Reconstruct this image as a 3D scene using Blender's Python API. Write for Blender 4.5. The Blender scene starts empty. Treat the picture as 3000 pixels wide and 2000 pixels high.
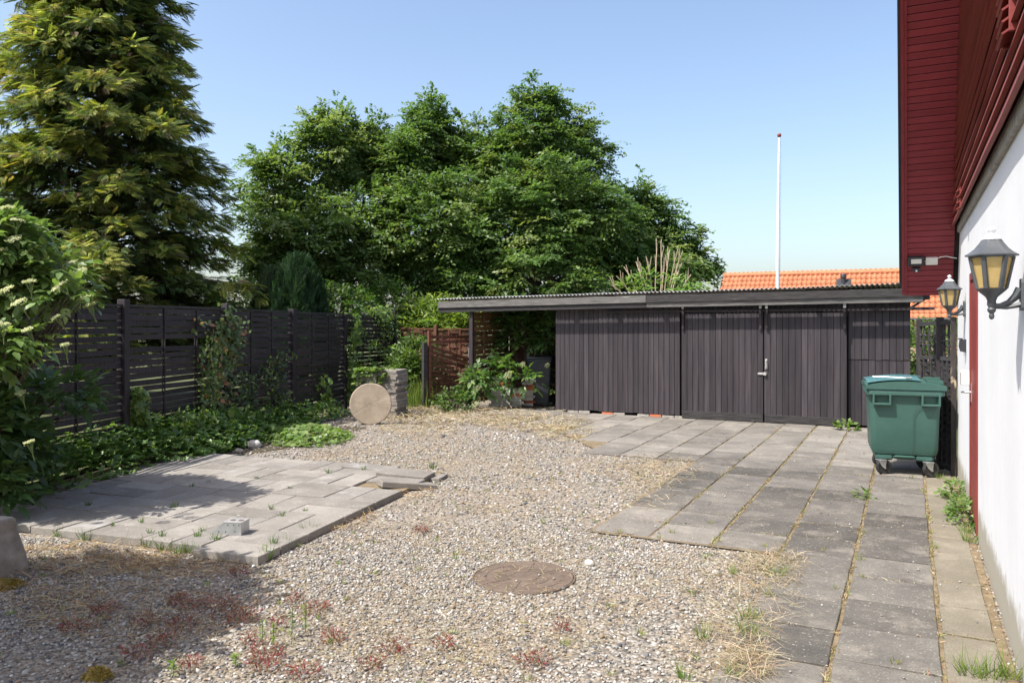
import bpy, math, random
import numpy as np
from mathutils import Vector, Matrix
random.seed(7); rng = np.random.default_rng(11)
R_ = math.radians
sc = bpy.context.scene
C = sc.collection

# ---------------------------------------------------------------- camera, sky, sun, exposure
CAMP = Vector((-0.51, -10.577, 1.8)); YAW = R_(26.3); FPX = 2350.0; HZ = 943.0
cam_d = bpy.data.cameras.new('camera'); cam = bpy.data.objects.new('camera', cam_d); C.objects.link(cam)
cam.location = CAMP; cam.rotation_euler = (R_(90), 0, YAW)
cam_d.sensor_width = 36; cam_d.lens = 36 * FPX / 3000; cam_d.shift_y = -(1000 - HZ) / 3000
cam_d.clip_start = 0.05; cam_d.clip_end = 3000
sc.camera = cam

SUN_D = Vector((1.0, 1.4, -2.5)).normalized()          # the way the light travels
world = bpy.data.worlds.new('World'); sc.world = world; world.use_nodes = True
wn = world.node_tree; wn.nodes.clear()
sky = wn.nodes.new('ShaderNodeTexSky'); sky.sky_type = 'NISHITA'; sky.sun_disc = False
sky.sun_elevation = math.asin(-SUN_D.z); sky.sun_rotation = math.atan2(-SUN_D.x, -SUN_D.y)
sky.altitude = 0; sky.air_density = 0.95; sky.dust_density = 2.5; sky.ozone_density = 0.6
bg = wn.nodes.new('ShaderNodeBackground'); bg.inputs['Strength'].default_value = 0.15
wo = wn.nodes.new('ShaderNodeOutputWorld')
wn.links.new(sky.outputs[0], bg.inputs[0]); wn.links.new(bg.outputs[0], wo.inputs[0])
sun_d = bpy.data.lights.new('sun', 'SUN'); sun_d.energy = 4.2; sun_d.angle = R_(0.53); sun_d.color = (1.0, 0.955, 0.895)
sun = bpy.data.objects.new('sun', sun_d); C.objects.link(sun); sun.location = (-20, -30, 40)
sun.rotation_euler = SUN_D.to_track_quat('-Z', 'Y').to_euler()
sc.view_settings.view_transform = 'Standard'; sc.view_settings.look = 'None'
sc.view_settings.exposure = 0.8; sc.view_settings.gamma = 1.0; sc.view_settings.use_curve_mapping = False
sc.cycles.max_bounces = 6; sc.cycles.diffuse_bounces = 3; sc.cycles.transmission_bounces = 4

# ---------------------------------------------------------------- measuring helpers (photo measurements -> metres)
RT = Vector((math.cos(YAW), math.sin(YAW), 0)); FW = Vector((-math.sin(YAW), math.cos(YAW), 0))
def W(X, Y, z=0.0):
    p = CAMP + RT * X + FW * Y; return Vector((p.x, p.y, z))
def G(px, py, z=0.0):
    Y = FPX * (1.8 - z) / (py - HZ); return W((px - 1500) / FPX * Y, Y, z)
def D(px, py, Y):
    return W((px - 1500) / FPX * Y, Y, 1.8 - (py - HZ) / FPX * Y)

# ---------------------------------------------------------------- mesh helpers
WL = {}
class MB:
    def __init__(s): s.v = []; s.f = []
    def add(s, vs, fs):
        o = len(s.v); s.v += [tuple(v) for v in vs]; s.f += [tuple(i + o for i in f) for f in fs]; return s
    def box(s, x0, x1, y0, y1, z0, z1, M=None, ch=0.0):
        if ch > 0:
            xs = sorted((x0, x1)); ys = sorted((y0, y1)); zs = sorted((z0, z1)); vs = []; 
            for (zz, i) in ((zs[0], ch), (zs[0] + ch, 0), (zs[1] - ch, 0), (zs[1], ch)):
                a0, a1, b0, b1 = xs[0] + i, xs[1] - i, ys[0] + i, ys[1] - i
                vs += [(a0 + ch, b0, zz), (a1 - ch, b0, zz), (a1, b0 + ch, zz), (a1, b1 - ch, zz), (a1 - ch, b1, zz), (a0 + ch, b1, zz), (a0, b1 - ch, zz), (a0, b0 + ch, zz)]
            fs = [tuple(range(7, -1, -1)), tuple(range(24, 32))]
            for k in range(3):
                for j in range(8):
                    fs.append((k * 8 + j, k * 8 + (j + 1) % 8, k * 8 + 8 + (j + 1) % 8, k * 8 + 8 + j))
        else:
            vs = [(x, y, z) for z in (z0, z1) for (x, y) in ((x0, y0), (x1, y0), (x1, y1), (x0, y1))]
            fs = [(3, 2, 1, 0), (4, 5, 6, 7), (0, 1, 5, 4), (1, 2, 6, 5), (2, 3, 7, 6), (3, 0, 4, 7)]
        if M is not None: vs = [M @ Vector(v) for v in vs]
        return s.add(vs, fs)
    def prism(s, prof, O, U, V, Wv):
        O, U, V, Wv = Vector(O), Vector(U), Vector(V), Vector(Wv); n = len(prof)
        a = [O + U * p[0] + V * p[1] for p in prof]; b = [p + Wv for p in a]
        flip = U.cross(V).dot(Wv) > 0
        fs = [tuple(range(n - 1, -1, -1)), tuple(range(n, 2 * n))] + [(i, (i + 1) % n, n + (i + 1) % n, n + i) for i in range(n)]
        area = sum(prof[i][0] * prof[(i + 1) % n][1] - prof[(i + 1) % n][0] * prof[i][1] for i in range(n))
        if (area > 0) != flip: fs = [f[::-1] for f in fs]
        return s.add(a + b, fs)
    def tube(s, pts, rad, n=8, cap=True):
        pts = [Vector(p) for p in pts]; m = len(pts)
        if not hasattr(rad, '__len__'): rad = [rad] * m
        t0 = (pts[1] - pts[0]).normalized(); ref = Vector((0, 0, 1)) if abs(t0.z) < .9 else Vector((1, 0, 0))
        u = t0.cross(ref).normalized(); vs = []
        for i, p in enumerate(pts):
            t = (pts[min(i + 1, m - 1)] - pts[max(i - 1, 0)]).normalized()
            u = (u - t * u.dot(t)).normalized(); w = t.cross(u)
            for k in range(n):
                a = 2 * math.pi * k / n; vs.append(p + (u * math.cos(a) + w * math.sin(a)) * rad[i])
        fs = [(i * n + k, i * n + (k + 1) % n, (i + 1) * n + (k + 1) % n, (i + 1) * n + k) for i in range(m - 1) for k in range(n)]
        if cap: fs += [tuple(range(n - 1, -1, -1)), tuple(range((m - 1) * n, m * n))]
        return s.add(vs, fs)
    def lathe(s, prof, O=(0, 0, 0), n=16, ph=0.0, M=None):
        O = Vector(O); vs = []; m = len(prof)
        for r, z in prof:
            for k in range(n):
                a = 2 * math.pi * k / n + ph; vs.append(Vector((r * math.cos(a), r * math.sin(a), z)))
        if M is not None: vs = [M @ v for v in vs]
        vs = [v + O for v in vs]
        fs = [(i * n + k, i * n + (k + 1) % n, (i + 1) * n + (k + 1) % n, (i + 1) * n + k) for i in range(m - 1) for k in range(n)]
        fs += [tuple(range(n - 1, -1, -1)), tuple(range((m - 1) * n, m * n))]
        return s.add(vs, fs)
    def build(s, name, mat, parent=None, smooth=False, kind=None, ang=40):
        me = bpy.data.meshes.new(name); off = WL.get(parent.name, Vector((0, 0, 0))) if parent else Vector((0, 0, 0))
        me.from_pydata([(v[0] - off.x, v[1] - off.y, v[2] - off.z) for v in s.v], [], s.f); me.update()
        if smooth:
            me.polygons.foreach_set('use_smooth', [True] * len(me.polygons)); me.set_sharp_from_angle(angle=R_(ang))
        me.materials.append(mat)
        o = bpy.data.objects.new(name, me); C.objects.link(o)
        if parent: o.parent = parent; WL[o.name] = off.copy()
        else: WL[o.name] = Vector((0, 0, 0))
        if kind: o['kind'] = kind
        return o

def at_base(o):
    """move a one-mesh thing's origin to the bottom centre of its mesh"""
    me = o.data; co = np.empty(len(me.vertices) * 3); me.vertices.foreach_get('co', co); co = co.reshape(-1, 3)
    c = np.array([(co[:, 0].min() + co[:, 0].max()) / 2, (co[:, 1].min() + co[:, 1].max()) / 2, co[:, 2].min()])
    me.vertices.foreach_set('co', (co - c).ravel()); me.update(); o.location = Vector(c) ; WL[o.name] = Vector(c); return o
def thing(name, label, cat, loc=(0, 0, 0), group=None):
    o = bpy.data.objects.new(name, None); C.objects.link(o); o.location = loc; o.empty_display_size = .1
    WL[o.name] = Vector(loc); return tag(o, label, cat, group)
def tag(o, label, cat, group=None, kind=None):
    o['label'] = label
    if cat: o['category'] = cat
    if group: o['group'] = group
    if kind: o['kind'] = kind
    return o
def struct(o, label=None):
    o['kind'] = 'structure'
    if label: o['label'] = label
    return o
def copy_part(src, parent, loc=None, rot=None, scale=None):
    o = src.copy(); C.objects.link(o); o.parent = parent
    if loc is not None: o.location = loc
    if rot is not None: o.rotation_euler = rot
    if scale is not None: o.scale = scale
    return o

def np_obj(name, V, F, mat, parent=None, col=None, smooth=False, kind=None):
    V = np.asarray(V, dtype=np.float32); F = np.asarray(F, dtype=np.int32)
    if parent: V = V - np.array(WL[parent.name], dtype=np.float32)
    me = bpy.data.meshes.new(name); k = F.shape[1]
    me.vertices.add(len(V)); me.vertices.foreach_set('co', V.ravel())
    me.loops.add(F.size); me.loops.foreach_set('vertex_index', F.ravel())
    me.polygons.add(len(F)); me.polygons.foreach_set('loop_start', np.arange(0, F.size, k, dtype=np.int32))
    if smooth: me.polygons.foreach_set('use_smooth', np.ones(len(F), dtype=bool))
    me.update(calc_edges=True)
    if col is not None:
        a = me.color_attributes.new('Col', 'FLOAT_COLOR', 'POINT')
        c4 = np.ones((len(V), 4), dtype=np.float32); c4[:, :3] = col; a.data.foreach_set('color', c4.ravel())
    me.materials.append(mat)
    o = bpy.data.objects.new(name, me); C.objects.link(o)
    if parent: o.parent = parent; WL[o.name] = WL[parent.name].copy()
    else: WL[o.name] = Vector((0, 0, 0))
    if kind: o['kind'] = kind
    return o
def nrm(a): return a / np.maximum(np.linalg.norm(a, axis=-1, keepdims=True), 1e-9)
def inst(T, Fc, pos, d, up, s, cols, s2=None):
    """copies of template T (x along d, z towards up) at pos; s scale per copy"""
    T = np.asarray(T, float); Fc = np.asarray(Fc, int); N = len(pos)
    x = nrm(d); z = nrm(up - (up * x).sum(1, keepdims=True) * x); y = np.cross(z, x)
    s = np.broadcast_to(np.asarray(s, float), (N,)); s2 = s if s2 is None else np.broadcast_to(np.asarray(s2, float), (N,))
    V = pos[:, None, :] + (s[:, None] * T[None, :, 0])[:, :, None] * x[:, None, :] + (s2[:, None] * T[None, :, 1])[:, :, None] * y[:, None, :] + (s[:, None] * T[None, :, 2])[:, :, None] * z[:, None, :]
    F = Fc[None] + (np.arange(N) * len(T))[:, None, None]
    return V.reshape(-1, 3), F.reshape(-1, Fc.shape[1]), np.repeat(cols, len(T), axis=0)
def cat_np(parts):
    V, F, K = [], [], []; o = 0
    for v, f, k in parts: V.append(v); F.append(f + o); K.append(k); o += len(v)
    return np.concatenate(V), np.concatenate(F), np.concatenate(K)
def rv(n, s=1.0): return rng.normal(0, s, (n, 3))

# ---------------------------------------------------------------- materials
def nd(nt, t, **kw):
    n = nt.nodes.new('ShaderNode' + t)
    for k, v in kw.items():
        if k in n.inputs: n.inputs[k].default_value = v
        else: setattr(n, k, v)
    return n
def newmat(name):
    m = bpy.data.materials.new(name); m.use_nodes = True; nt = m.node_tree; nt.nodes.clear()
    out = nd(nt, 'OutputMaterial'); b = nd(nt, 'BsdfPrincipled'); nt.links.new(b.outputs[0], out.inputs[0]); return m, nt, b, out
def ramp(nt, fac, stops):
    r = nd(nt, 'ValToRGB'); e = r.color_ramp.elements
    while len(e) < len(stops): e.new(0.5)
    for i, (p, c) in enumerate(stops): e[i].position = p; e[i].color = (*c, 1) if len(c) == 3 else c
    nt.links.new(fac, r.inputs[0]); return r.outputs[0]
def mix(nt, fac, a, b, mode='MIX'):
    m = nd(nt, 'MixRGB', blend_type=mode)
    for i, x in ((0, fac), (1, a), (2, b)):
        if hasattr(x, 'is_output'): nt.links.new(x, m.inputs[i])
        elif i == 0: m.inputs[0].default_value = x
        else: m.inputs[i].default_value = (*x, 1)
    return m.outputs[0]
def noise(nt, vec, scale, detail=6, rough=.6, dist=0):
    n = nd(nt, 'TexNoise'); n.inputs['Scale'].default_value = scale; n.inputs['Detail'].default_value = detail
    n.inputs['Roughness'].default_value = rough; n.inputs['Distortion'].default_value = dist
    nt.links.new(vec, n.inputs['Vector']); return n.outputs[0]
def coord(nt, scale=(1, 1, 1), world=True, jitter=0.0):
    if world: src = nd(nt, 'NewGeometry').outputs['Position']
    else: src = nd(nt, 'TexCoord').outputs['Object']
    mp = nd(nt, 'Mapping'); mp.inputs['Scale'].default_value = scale; nt.links.new(src, mp.inputs[0]); v = mp.outputs[0]
    if jitter:
        oi = nd(nt, 'ObjectInfo'); mu = nd(nt, 'VectorMath', operation='SCALE'); mu.inputs[0].default_value = (jitter, jitter * .7, jitter * 1.3)
        nt.links.new(oi.outputs['Random'], mu.inputs['Scale']); ad = nd(nt, 'VectorMath', operation='ADD')
        nt.links.new(v, ad.inputs[0]); nt.links.new(mu.outputs[0], ad.inputs[1]); v = ad.outputs[0]
    return v
def bump(nt, b, h, strength, dist=0.01):
    n = nd(nt, 'Bump'); n.inputs['Strength'].default_value = strength; n.inputs['Distance'].default_value = dist
    nt.links.new(h, n.inputs['Height']); nt.links.new(n.outputs[0], b.inputs['Normal'])
def sat(c, k): return tuple(min(1, x * k) for x in c)
def rough_mat(name, c0, c1, scale=6, stretch=(1, 1, 1), rough=.8, spec=.3, bmp=.3, bscale=60, wear=None, wear_amt=.5, objvar=.25, metallic=0, wscale=9, world=True, bdist=.004):
    """base of two colours in noise, fine bump, per-piece value change, optional patches of wear"""
    m, nt, b, out = newmat(name); v = coord(nt, stretch, world, 3.0)
    c = ramp(nt, noise(nt, v, scale), [(.3, c0), (.7, c1)])
    if objvar:
        oi = nd(nt, 'ObjectInfo'); mr = nd(nt, 'MapRange'); mr.inputs[3].default_value = 1 - objvar; mr.inputs[4].default_value = 1 + objvar
        nt.links.new(oi.outputs['Random'], mr.inputs[0]); c = mix(nt, 1.0, c, mr.outputs[0], 'MULTIPLY')
    if wear:
        w = ramp(nt, noise(nt, v, wscale, 10, .75), [(.5 + (1 - wear_amt) * .25, (0, 0, 0)), (.56 + (1 - wear_amt) * .27, (1, 1, 1))])
        c = mix(nt, w, c, wear)
    nt.links.new(c, b.inputs['Base Color']); b.inputs['Roughness'].default_value = rough
    b.inputs['Specular IOR Level'].default_value = spec; b.inputs['Metallic'].default_value = metallic
    if bmp: bump(nt, b, noise(nt, v, bscale, 8, .7), bmp, bdist)
    return m
def leaf_mat(name, trans=.32, rough=.45, spec=.4):
    m, nt, b, out = newmat(name); a = nd(nt, 'VertexColor', layer_name='Col')
    nt.links.new(a.outputs[0], b.inputs['Base Color']); b.inputs['Roughness'].default_value = rough; b.inputs['Specular IOR Level'].default_value = spec
    t = nd(nt, 'BsdfTranslucent'); tc = mix(nt, 1.0, a.outputs[0], (1.5, 1.6, .7), 'MULTIPLY'); nt.links.new(tc, t.inputs[0])
    ms = nd(nt, 'MixShader'); ms.inputs[0].default_value = trans
    nt.links.new(b.outputs[0], ms.inputs[1]); nt.links.new(t.outputs[0], ms.inputs[2]); nt.links.new(ms.outputs[0], out.inputs[0]); return m
def col_mat(name, rough=.85, spec=.25, bmp=0.0):
    m, nt, b, out = newmat(name); a = nd(nt, 'VertexColor', layer_name='Col'); c = a.outputs[0]
    if bmp:
        n = noise(nt, coord(nt), 180, 4); c = mix(nt, .5, c, ramp(nt, n, [(.3, (.55, .55, .55)), (.7, (1.2, 1.2, 1.2))]), 'MULTIPLY')
    nt.links.new(c, b.inputs['Base Color']); b.inputs['Roughness'].default_value = rough; b.inputs['Specular IOR Level'].default_value = spec; return m

M = {}
M['leaf'] = leaf_mat('leaf', .4); M['needle'] = leaf_mat('needle', .32, .6, .25); M['gloss_leaf'] = leaf_mat('gloss_leaf', .38, .38, .5)
M['petal'] = leaf_mat('petal', .3, .7, .1); M['straw'] = leaf_mat('straw', .2, .7, .2); M['pebble'] = col_mat('pebble', .8, .3, .6)
M['bark'] = rough_mat('bark', (.05, .04, .03), (.13, .105, .08), 12, (1, 1, .3), .9, .2, .8, 30, objvar=.1)
M['pale_twig'] = rough_mat('pale_twig', (.33, .25, .17), (.5, .41, .3), 12, (1, 1, .3), .8, .2, .2, 50, objvar=.1)
M['black_wood'] = rough_mat('black_wood', (.017, .014, .018), (.045, .035, .037), 5, (9, 9, .7), .62, .35, .35, 40, wear=(.2, .16, .14), wear_amt=.1, objvar=.3, wscale=16)
M['shed_board'] = rough_mat('shed_board', (.024, .021, .026), (.06, .05, .053), 2.6, (9, 9, .45), .6, .35, .4, 40, wear=(.24, .16, .12), wear_amt=-.1, objvar=.28, wscale=14)
M['old_black_wood'] = rough_mat('old_black_wood', (.016, .015, .017), (.07, .065, .063), 6, (.8, .8, 16), .75, .3, .9, 30, wear=(.33, .31, .28), wear_amt=.5, objvar=.15, wscale=5)
M['fascia'] = rough_mat('fascia', (.05, .048, .047), (.22, .21, .195), 5, (.6, .6, 18), .8, .25, 1.0, 26, wear=(.42, .41, .38), wear_amt=.6, objvar=.2, wscale=4)
M['peeling'] = rough_mat('peeling', (.03, .025, .025), (.07, .06, .055), 8, (1, 1, .4), .8, .2, .8, 30, wear=(.42, .32, .22), wear_amt=.7, objvar=.1, wscale=10)
M['red_wood'] = rough_mat('red_wood', (.085, .035, .022), (.155, .068, .042), 6, (1, 1, 9), .75, .25, .5, 30, wear=(.3, .2, .13), wear_amt=.35, objvar=.35, wscale=9)
M['brown_wood'] = rough_mat('brown_wood', (.11, .06, .03), (.22, .12, .06), 6, (1, 1, 9), .8, .25, .5, 30, wear=(.16, .17, .06), wear_amt=.6, objvar=.3, wscale=6)
M['red_paint'] = rough_mat('red_paint', (.19, .022, .032), (.24, .033, .042), 4, (1, 1, 1), .5, .4, .12, 60, wear=(.26, .1, .09), wear_amt=-.25, objvar=.1)
M['clad_paint'] = rough_mat('clad_paint', (.18, .04, .032), (.23, .056, .043), 5, (1, .3, 4), .62, .35, .35, 50, wear=(.36, .23, .2), wear_amt=-.05, objvar=.12, wscale=20)
M['door_paint'] = rough_mat('door_paint', (.18, .028, .024), (.22, .04, .033), 4, (1, 1, 1), .5, .4, .2, 60, objvar=0)
M['white_render'] = rough_mat('white_render', (.62, .625, .63), (.7, .705, .71), 2.2, (1, 1, 1), .9, .2, .35, 22, objvar=0, bdist=.01)
def wall_mat():
    m, nt, b, out = newmat('white_render'); v = coord(nt); sp = nd(nt, 'SeparateXYZ'); nt.links.new(nd(nt, 'NewGeometry').outputs['Position'], sp.inputs[0])
    c = ramp(nt, noise(nt, v, 1.6, 8, .6), [(.3, (.64, .645, .65)), (.7, (.7, .705, .71))])
    st = ramp(nt, noise(nt, coord(nt, (1, 2.4, .25)), 3.2, 8, .7), [(.56, (0, 0, 0)), (.8, (.45, .45, .45))]); c = mix(nt, st, c, (.5, .485, .45))
    h = nd(nt, 'Math', operation='MULTIPLY_ADD'); nt.links.new(noise(nt, v, 7, 8, .7), h.inputs[0]); h.inputs[1].default_value = -.42; nt.links.new(sp.outputs[2], h.inputs[2])
    d = ramp(nt, h.outputs[0], [(0.0, (.85, .85, .85)), (.12, (0, 0, 0))]); c = mix(nt, d, c, (.3, .27, .2))
    ck = ramp(nt, noise(nt, v, 30, 10, .8), [(.68, (0, 0, 0)), (.71, (.5, .5, .5))]); c = mix(nt, ck, c, (.48, .47, .45))
    nt.links.new(c, b.inputs['Base Color']); b.inputs['Roughness'].default_value = .9; b.inputs['Specular IOR Level'].default_value = .2
    bump(nt, b, noise(nt, coord(nt, (1, 1.4, .8)), 11, 8, .65), .3, .012); return m
M['white_render'] = wall_mat()
M['mortar_grey'] = rough_mat('mortar_grey', (.2, .19, .17), (.38, .35, .31), 12, (1, 1, 1), .9, .2, .6, 30, objvar=0)
M['concrete'] = rough_mat('concrete', (.19, .17, .145), (.34, .31, .27), 9, (1, 1, 1), .9, .2, .5, 70, wear=(.1, .095, .085), wear_amt=.35, objvar=.12, wscale=6)
M['disc_stone'] = rough_mat('disc_stone', (.3, .245, .18), (.45, .37, .28), 5, (1, 1, 1), .9, .2, .7, 90, wear=(.17, .14, .11), wear_amt=.3, objvar=0, wscale=90)
M['iron_rust'] = rough_mat('iron_rust', (.1, .075, .058), (.17, .128, .098), 7, (1, 1, 1), .8, .35, .5, 80, wear=(.22, .18, .14), wear_amt=.3, objvar=0)
M['steel'] = rough_mat('steel', (.42, .43, .44), (.6, .61, .62), 9, (1, 1, 1), .42, .5, .12, 90, metallic=.85, objvar=.1)
M['rusty_steel'] = rough_mat('rusty_steel', (.35, .33, .31), (.5, .49, .47), 14, (1, 1, 1), .55, .5, .2, 90, wear=(.25, .1, .04), wear_amt=.45, metallic=.5, objvar=.1)
M['rubber'] = rough_mat('rubber', (.018, .018, .018), (.04, .038, .036), 14, (1, 1, 1), .8, .3, .2, 90, wear=(.16, .14, .12), wear_amt=.3, objvar=0)
M['white_plastic'] = rough_mat('white_plastic', (.62, .6, .56), (.72, .7, .66), 5, rough=.45, bmp=0, objvar=0)
M['dark_plastic'] = rough_mat('dark_plastic', (.02, .022, .026), (.035, .037, .042), 5, rough=.45, spec=.5, bmp=.1, objvar=0)
M['black_bin'] = rough_mat('black_bin', (.02, .023, .03), (.04, .045, .055), 5, rough=.5, spec=.5, bmp=.1, objvar=0)
M['lamp_metal'] = rough_mat('lamp_metal', (.04, .045, .052), (.085, .092, .1), 9, rough=.5, spec=.5, bmp=.2, bscale=90, wear=(.42, .43, .44), wear_amt=.12, objvar=.05, wscale=16, world=False)
M['lamp_tip'] = rough_mat('lamp_tip', (.5, .52, .54), (.75, .76, .77), 14, rough=.6, bmp=.2, objvar=0)
M['orange_tile'] = rough_mat('orange_tile', (.42, .145, .068), (.52, .2, .1), 5, rough=.75, spec=.3, bmp=.2, objvar=.12)
M['flag_white'] = rough_mat('flag_white', (.75, .76, .78), (.84, .85, .86), 3, rough=.4, bmp=0, objvar=0)
M['brick_red'] = rough_mat('brick_red', (.36, .1, .05), (.48, .17, .09), 9, rough=.9, bmp=.5, objvar=.25)
M['brick_white'] = rough_mat('brick_white', (.36, .34, .3), (.52, .5, .46), 9, rough=.9, bmp=.5, objvar=.15)
M['moss'] = rough_mat('moss', (.12, .09, .02), (.3, .22, .05), 30, rough=.95, bmp=1.0, bscale=120, objvar=.1)
M['soil'] = rough_mat('soil', (.12, .09, .055), (.26, .2, .12), 14, rough=.95, bmp=.8, objvar=0)
M['sheet'] = rough_mat('sheet', (.42, .42, .41), (.6, .6, .58), 6, rough=.7, bmp=.2, wear=(.25, .2, .15), wear_amt=.3, objvar=.1)
M['dark_inside'] = rough_mat('dark_inside', (.02, .017, .015), (.05, .04, .035), 5, rough=.9, objvar=0)

def green_plastic():
    m, nt, b, out = newmat('green_plastic'); v = coord(nt, world=False)
    c = ramp(nt, noise(nt, v, 3), [(.3, (.033, .088, .072)), (.7, (.045, .108, .088))])
    s = ramp(nt, noise(nt, v, 120, 2), [(.70, (0, 0, 0)), (.73, (1, 1, 1))]); c = mix(nt, s, c, (.14, .3, .24))
    g = ramp(nt, noise(nt, v, 9, 10, .8), [(.6, (0, 0, 0)), (.75, (.6, .6, .6))]); c = mix(nt, g, c, (.09, .19, .13))
    nt.links.new(c, b.inputs['Base Color']); b.inputs['Roughness'].default_value = .46; b.inputs['Specular IOR Level'].default_value = .45
    bump(nt, b, noise(nt, v, 200, 2), .08, .002); return m
M['green_plastic'] = green_plastic()
M['lid_blue'] = rough_mat('lid_blue', (.045, .135, .14), (.07, .18, .185), 5, rough=.5, spec=.5, bmp=.08, objvar=0, world=False)
def glass_amber():
    m, nt, b, out = newmat('amber_pane'); v = coord(nt, world=False)
    c = ramp(nt, noise(nt, v, 14), [(.3, (.62, .48, .2)), (.7, (.74, .6, .3))]); nt.links.new(c, b.inputs['Base Color'])
    b.inputs['Roughness'].default_value = .35; b.inputs['Transmission Weight'].default_value = .15
    t = nd(nt, 'BsdfTranslucent'); t.inputs[0].default_value = (.95, .78, .36, 1); ms = nd(nt, 'MixShader'); ms.inputs[0].default_value = .45
    nt.links.new(b.outputs[0], ms.inputs[1]); nt.links.new(t.outputs[0], ms.inputs[2]); nt.links.new(ms.outputs[0], out.inputs[0]); return m
M['amber'] = glass_amber()
def slab_mat(name, c0, c1, light, specks, spk_t, dark=.35):
    m, nt, b, out = newmat(name); v = coord(nt, jitter=5.0); vp = coord(nt)
    c = ramp(nt, noise(nt, v, 2.2, 8, .65), [(.32, c0), (.68, c1)])
    oi = nd(nt, 'ObjectInfo'); mr = nd(nt, 'MapRange'); mr.inputs[3].default_value = 1 - dark; mr.inputs[4].default_value = 1 + dark
    nt.links.new(oi.outputs['Random'], mr.inputs[0]); c = mix(nt, 1.0, c, mr.outputs[0], 'MULTIPLY')
    l = ramp(nt, noise(nt, v, 3.4, 10, .7), [(.52, (0, 0, 0)), (.75, (.85, .85, .85))]); c = mix(nt, l, c, light)
    g = noise(nt, vp, 95, 3); c = mix(nt, .55, c, ramp(nt, g, [(.3, (.6, .6, .6)), (.7, (1.35, 1.35, 1.35))]), 'MULTIPLY')
    s = ramp(nt, noise(nt, coord(nt, (1, 1.7, 1), jitter=9), 46, 3, .55), [(spk_t, (0, 0, 0)), (spk_t + .035, (.8, .8, .8))]); c = mix(nt, s, c, specks)
    d = ramp(nt, noise(nt, v, 21, 6, .7), [(.64, (0, 0, 0)), (.72, (.6, .6, .6))]); c = mix(nt, d, c, sat(c0, .55))
    nt.links.new(c, b.inputs['Base Color']); b.inputs['Roughness'].default_value = .88; b.inputs['Specular IOR Level'].default_value = .25
    bump(nt, b, g, .5, .004); return m
M['slab'] = slab_mat('slab', (.085, .079, .071), (.15, .138, .12), (.27, .24, .2), (.42, .4, .36), .645)
M['slab_pale'] = slab_mat('slab_pale', (.15, .138, .12), (.23, .21, .182), (.32, .29, .245), (.5, .48, .43), .66, .2)
M['green_stem'] = rough_mat('green_stem', (.1, .15, .05), (.18, .24, .08), 9, rough=.6, bmp=0, objvar=0)
M['slab_edge'] = slab_mat('slab_edge', (.16, .14, .105), (.22, .195, .15), (.3, .265, .205), (.55, .28, .04), .735, .12)
M['paver'] = slab_mat('paver', (.205, .187, .163), (.285, .262, .23), (.36, .335, .295), (.56, .54, .51), .66, .18)
M['paver_grey'] = slab_mat('paver_grey', (.2, .185, .165), (.28, .26, .23), (.42, .41, .39), (.56, .55, .53), .68, .2)
def gravel_ground():
    m, nt, b, out = newmat('gravel_ground'); v = coord(nt)
    vo = nd(nt, 'TexVoronoi'); vo.inputs['Scale'].default_value = 42; nt.links.new(v, vo.inputs['Vector'])
    sep = nd(nt, 'SeparateColor'); nt.links.new(vo.outputs['Color'], sep.inputs[0])
    c = ramp(nt, sep.outputs[0], [(0, (.085, .08, .077)), (.3, (.245, .225, .197)), (.6, (.375, .352, .312)), (.85, (.28, .22, .16)), (1, (.57, .56, .52))])
    n = ramp(nt, noise(nt, v, 1.3, 8, .7), [(.4, (0, 0, 0)), (.62, (.9, .9, .9))]); c = mix(nt, n, c, mix(nt, .5, c, (.36, .27, .17)))
    e = ramp(nt, vo.outputs['Distance'], [(.0, (1, 1, 1)), (.65, (.65, .63, .6)), (.8, (.4, .36, .31))]); c = mix(nt, .8, c, e, 'MULTIPLY')
    nt.links.new(c, b.inputs['Base Color']); b.inputs['Roughness'].default_value = .95
    inv = nd(nt, 'Math', operation='SUBTRACT'); inv.inputs[0].default_value = 1; nt.links.new(vo.outputs['Distance'], inv.inputs[1])
    bump(nt, b, inv.outputs[0], .8, .02); return m
M['gravel'] = gravel_ground()

# ================================================================ THE SETTING: ground, gravel yard, paving, patio
g = MB(); g.add([(-700, -700, -.03), (700, -700, -.03), (700, 700, -.03), (-700, 700, -.03)], [(0, 1, 2, 3)])
M['lawn'] = rough_mat('lawn', (.05, .07, .02), (.11, .11, .04), 3, rough=.95, bmp=.8, objvar=0)
struct(g.build('ground', M['lawn']), 'grass and soil beyond the yard')
g = MB(); ys = [(0.0, -13.5), (0.0, 0.0), (-.5, 4.6), (-8.7, 5.7), (-12.2, 6.5), (-10.4, .5), (-8.3, -8.5), (-8.0, -13.5)]
g.add([(x, y, 0) for x, y in ys], [tuple(range(len(ys)))]); struct(g.build('gravel_yard', M['gravel']), 'sandy gravel bed of the yard')

g = MB(); bd = [(-10.35, .4), (-10.25, -1.2), (-9.5, -3.6), (-8.75, -6.2), (-8.2, -8.6), (-7.4, -8.6), (-8.3, -5.5), (-8.7, -2.9), (-8.3, -1.2), (-8.8, .6)]
g.add([(x, y, .008) for x, y in bd], [tuple(range(len(bd)))]); struct(g.build('planting_bed', rough_mat('bed_soil', (.04, .035, .02), (.1, .08, .05), 14, rough=.95, bmp=.8, objvar=0)), 'dark soil bed along the fence')
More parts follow.
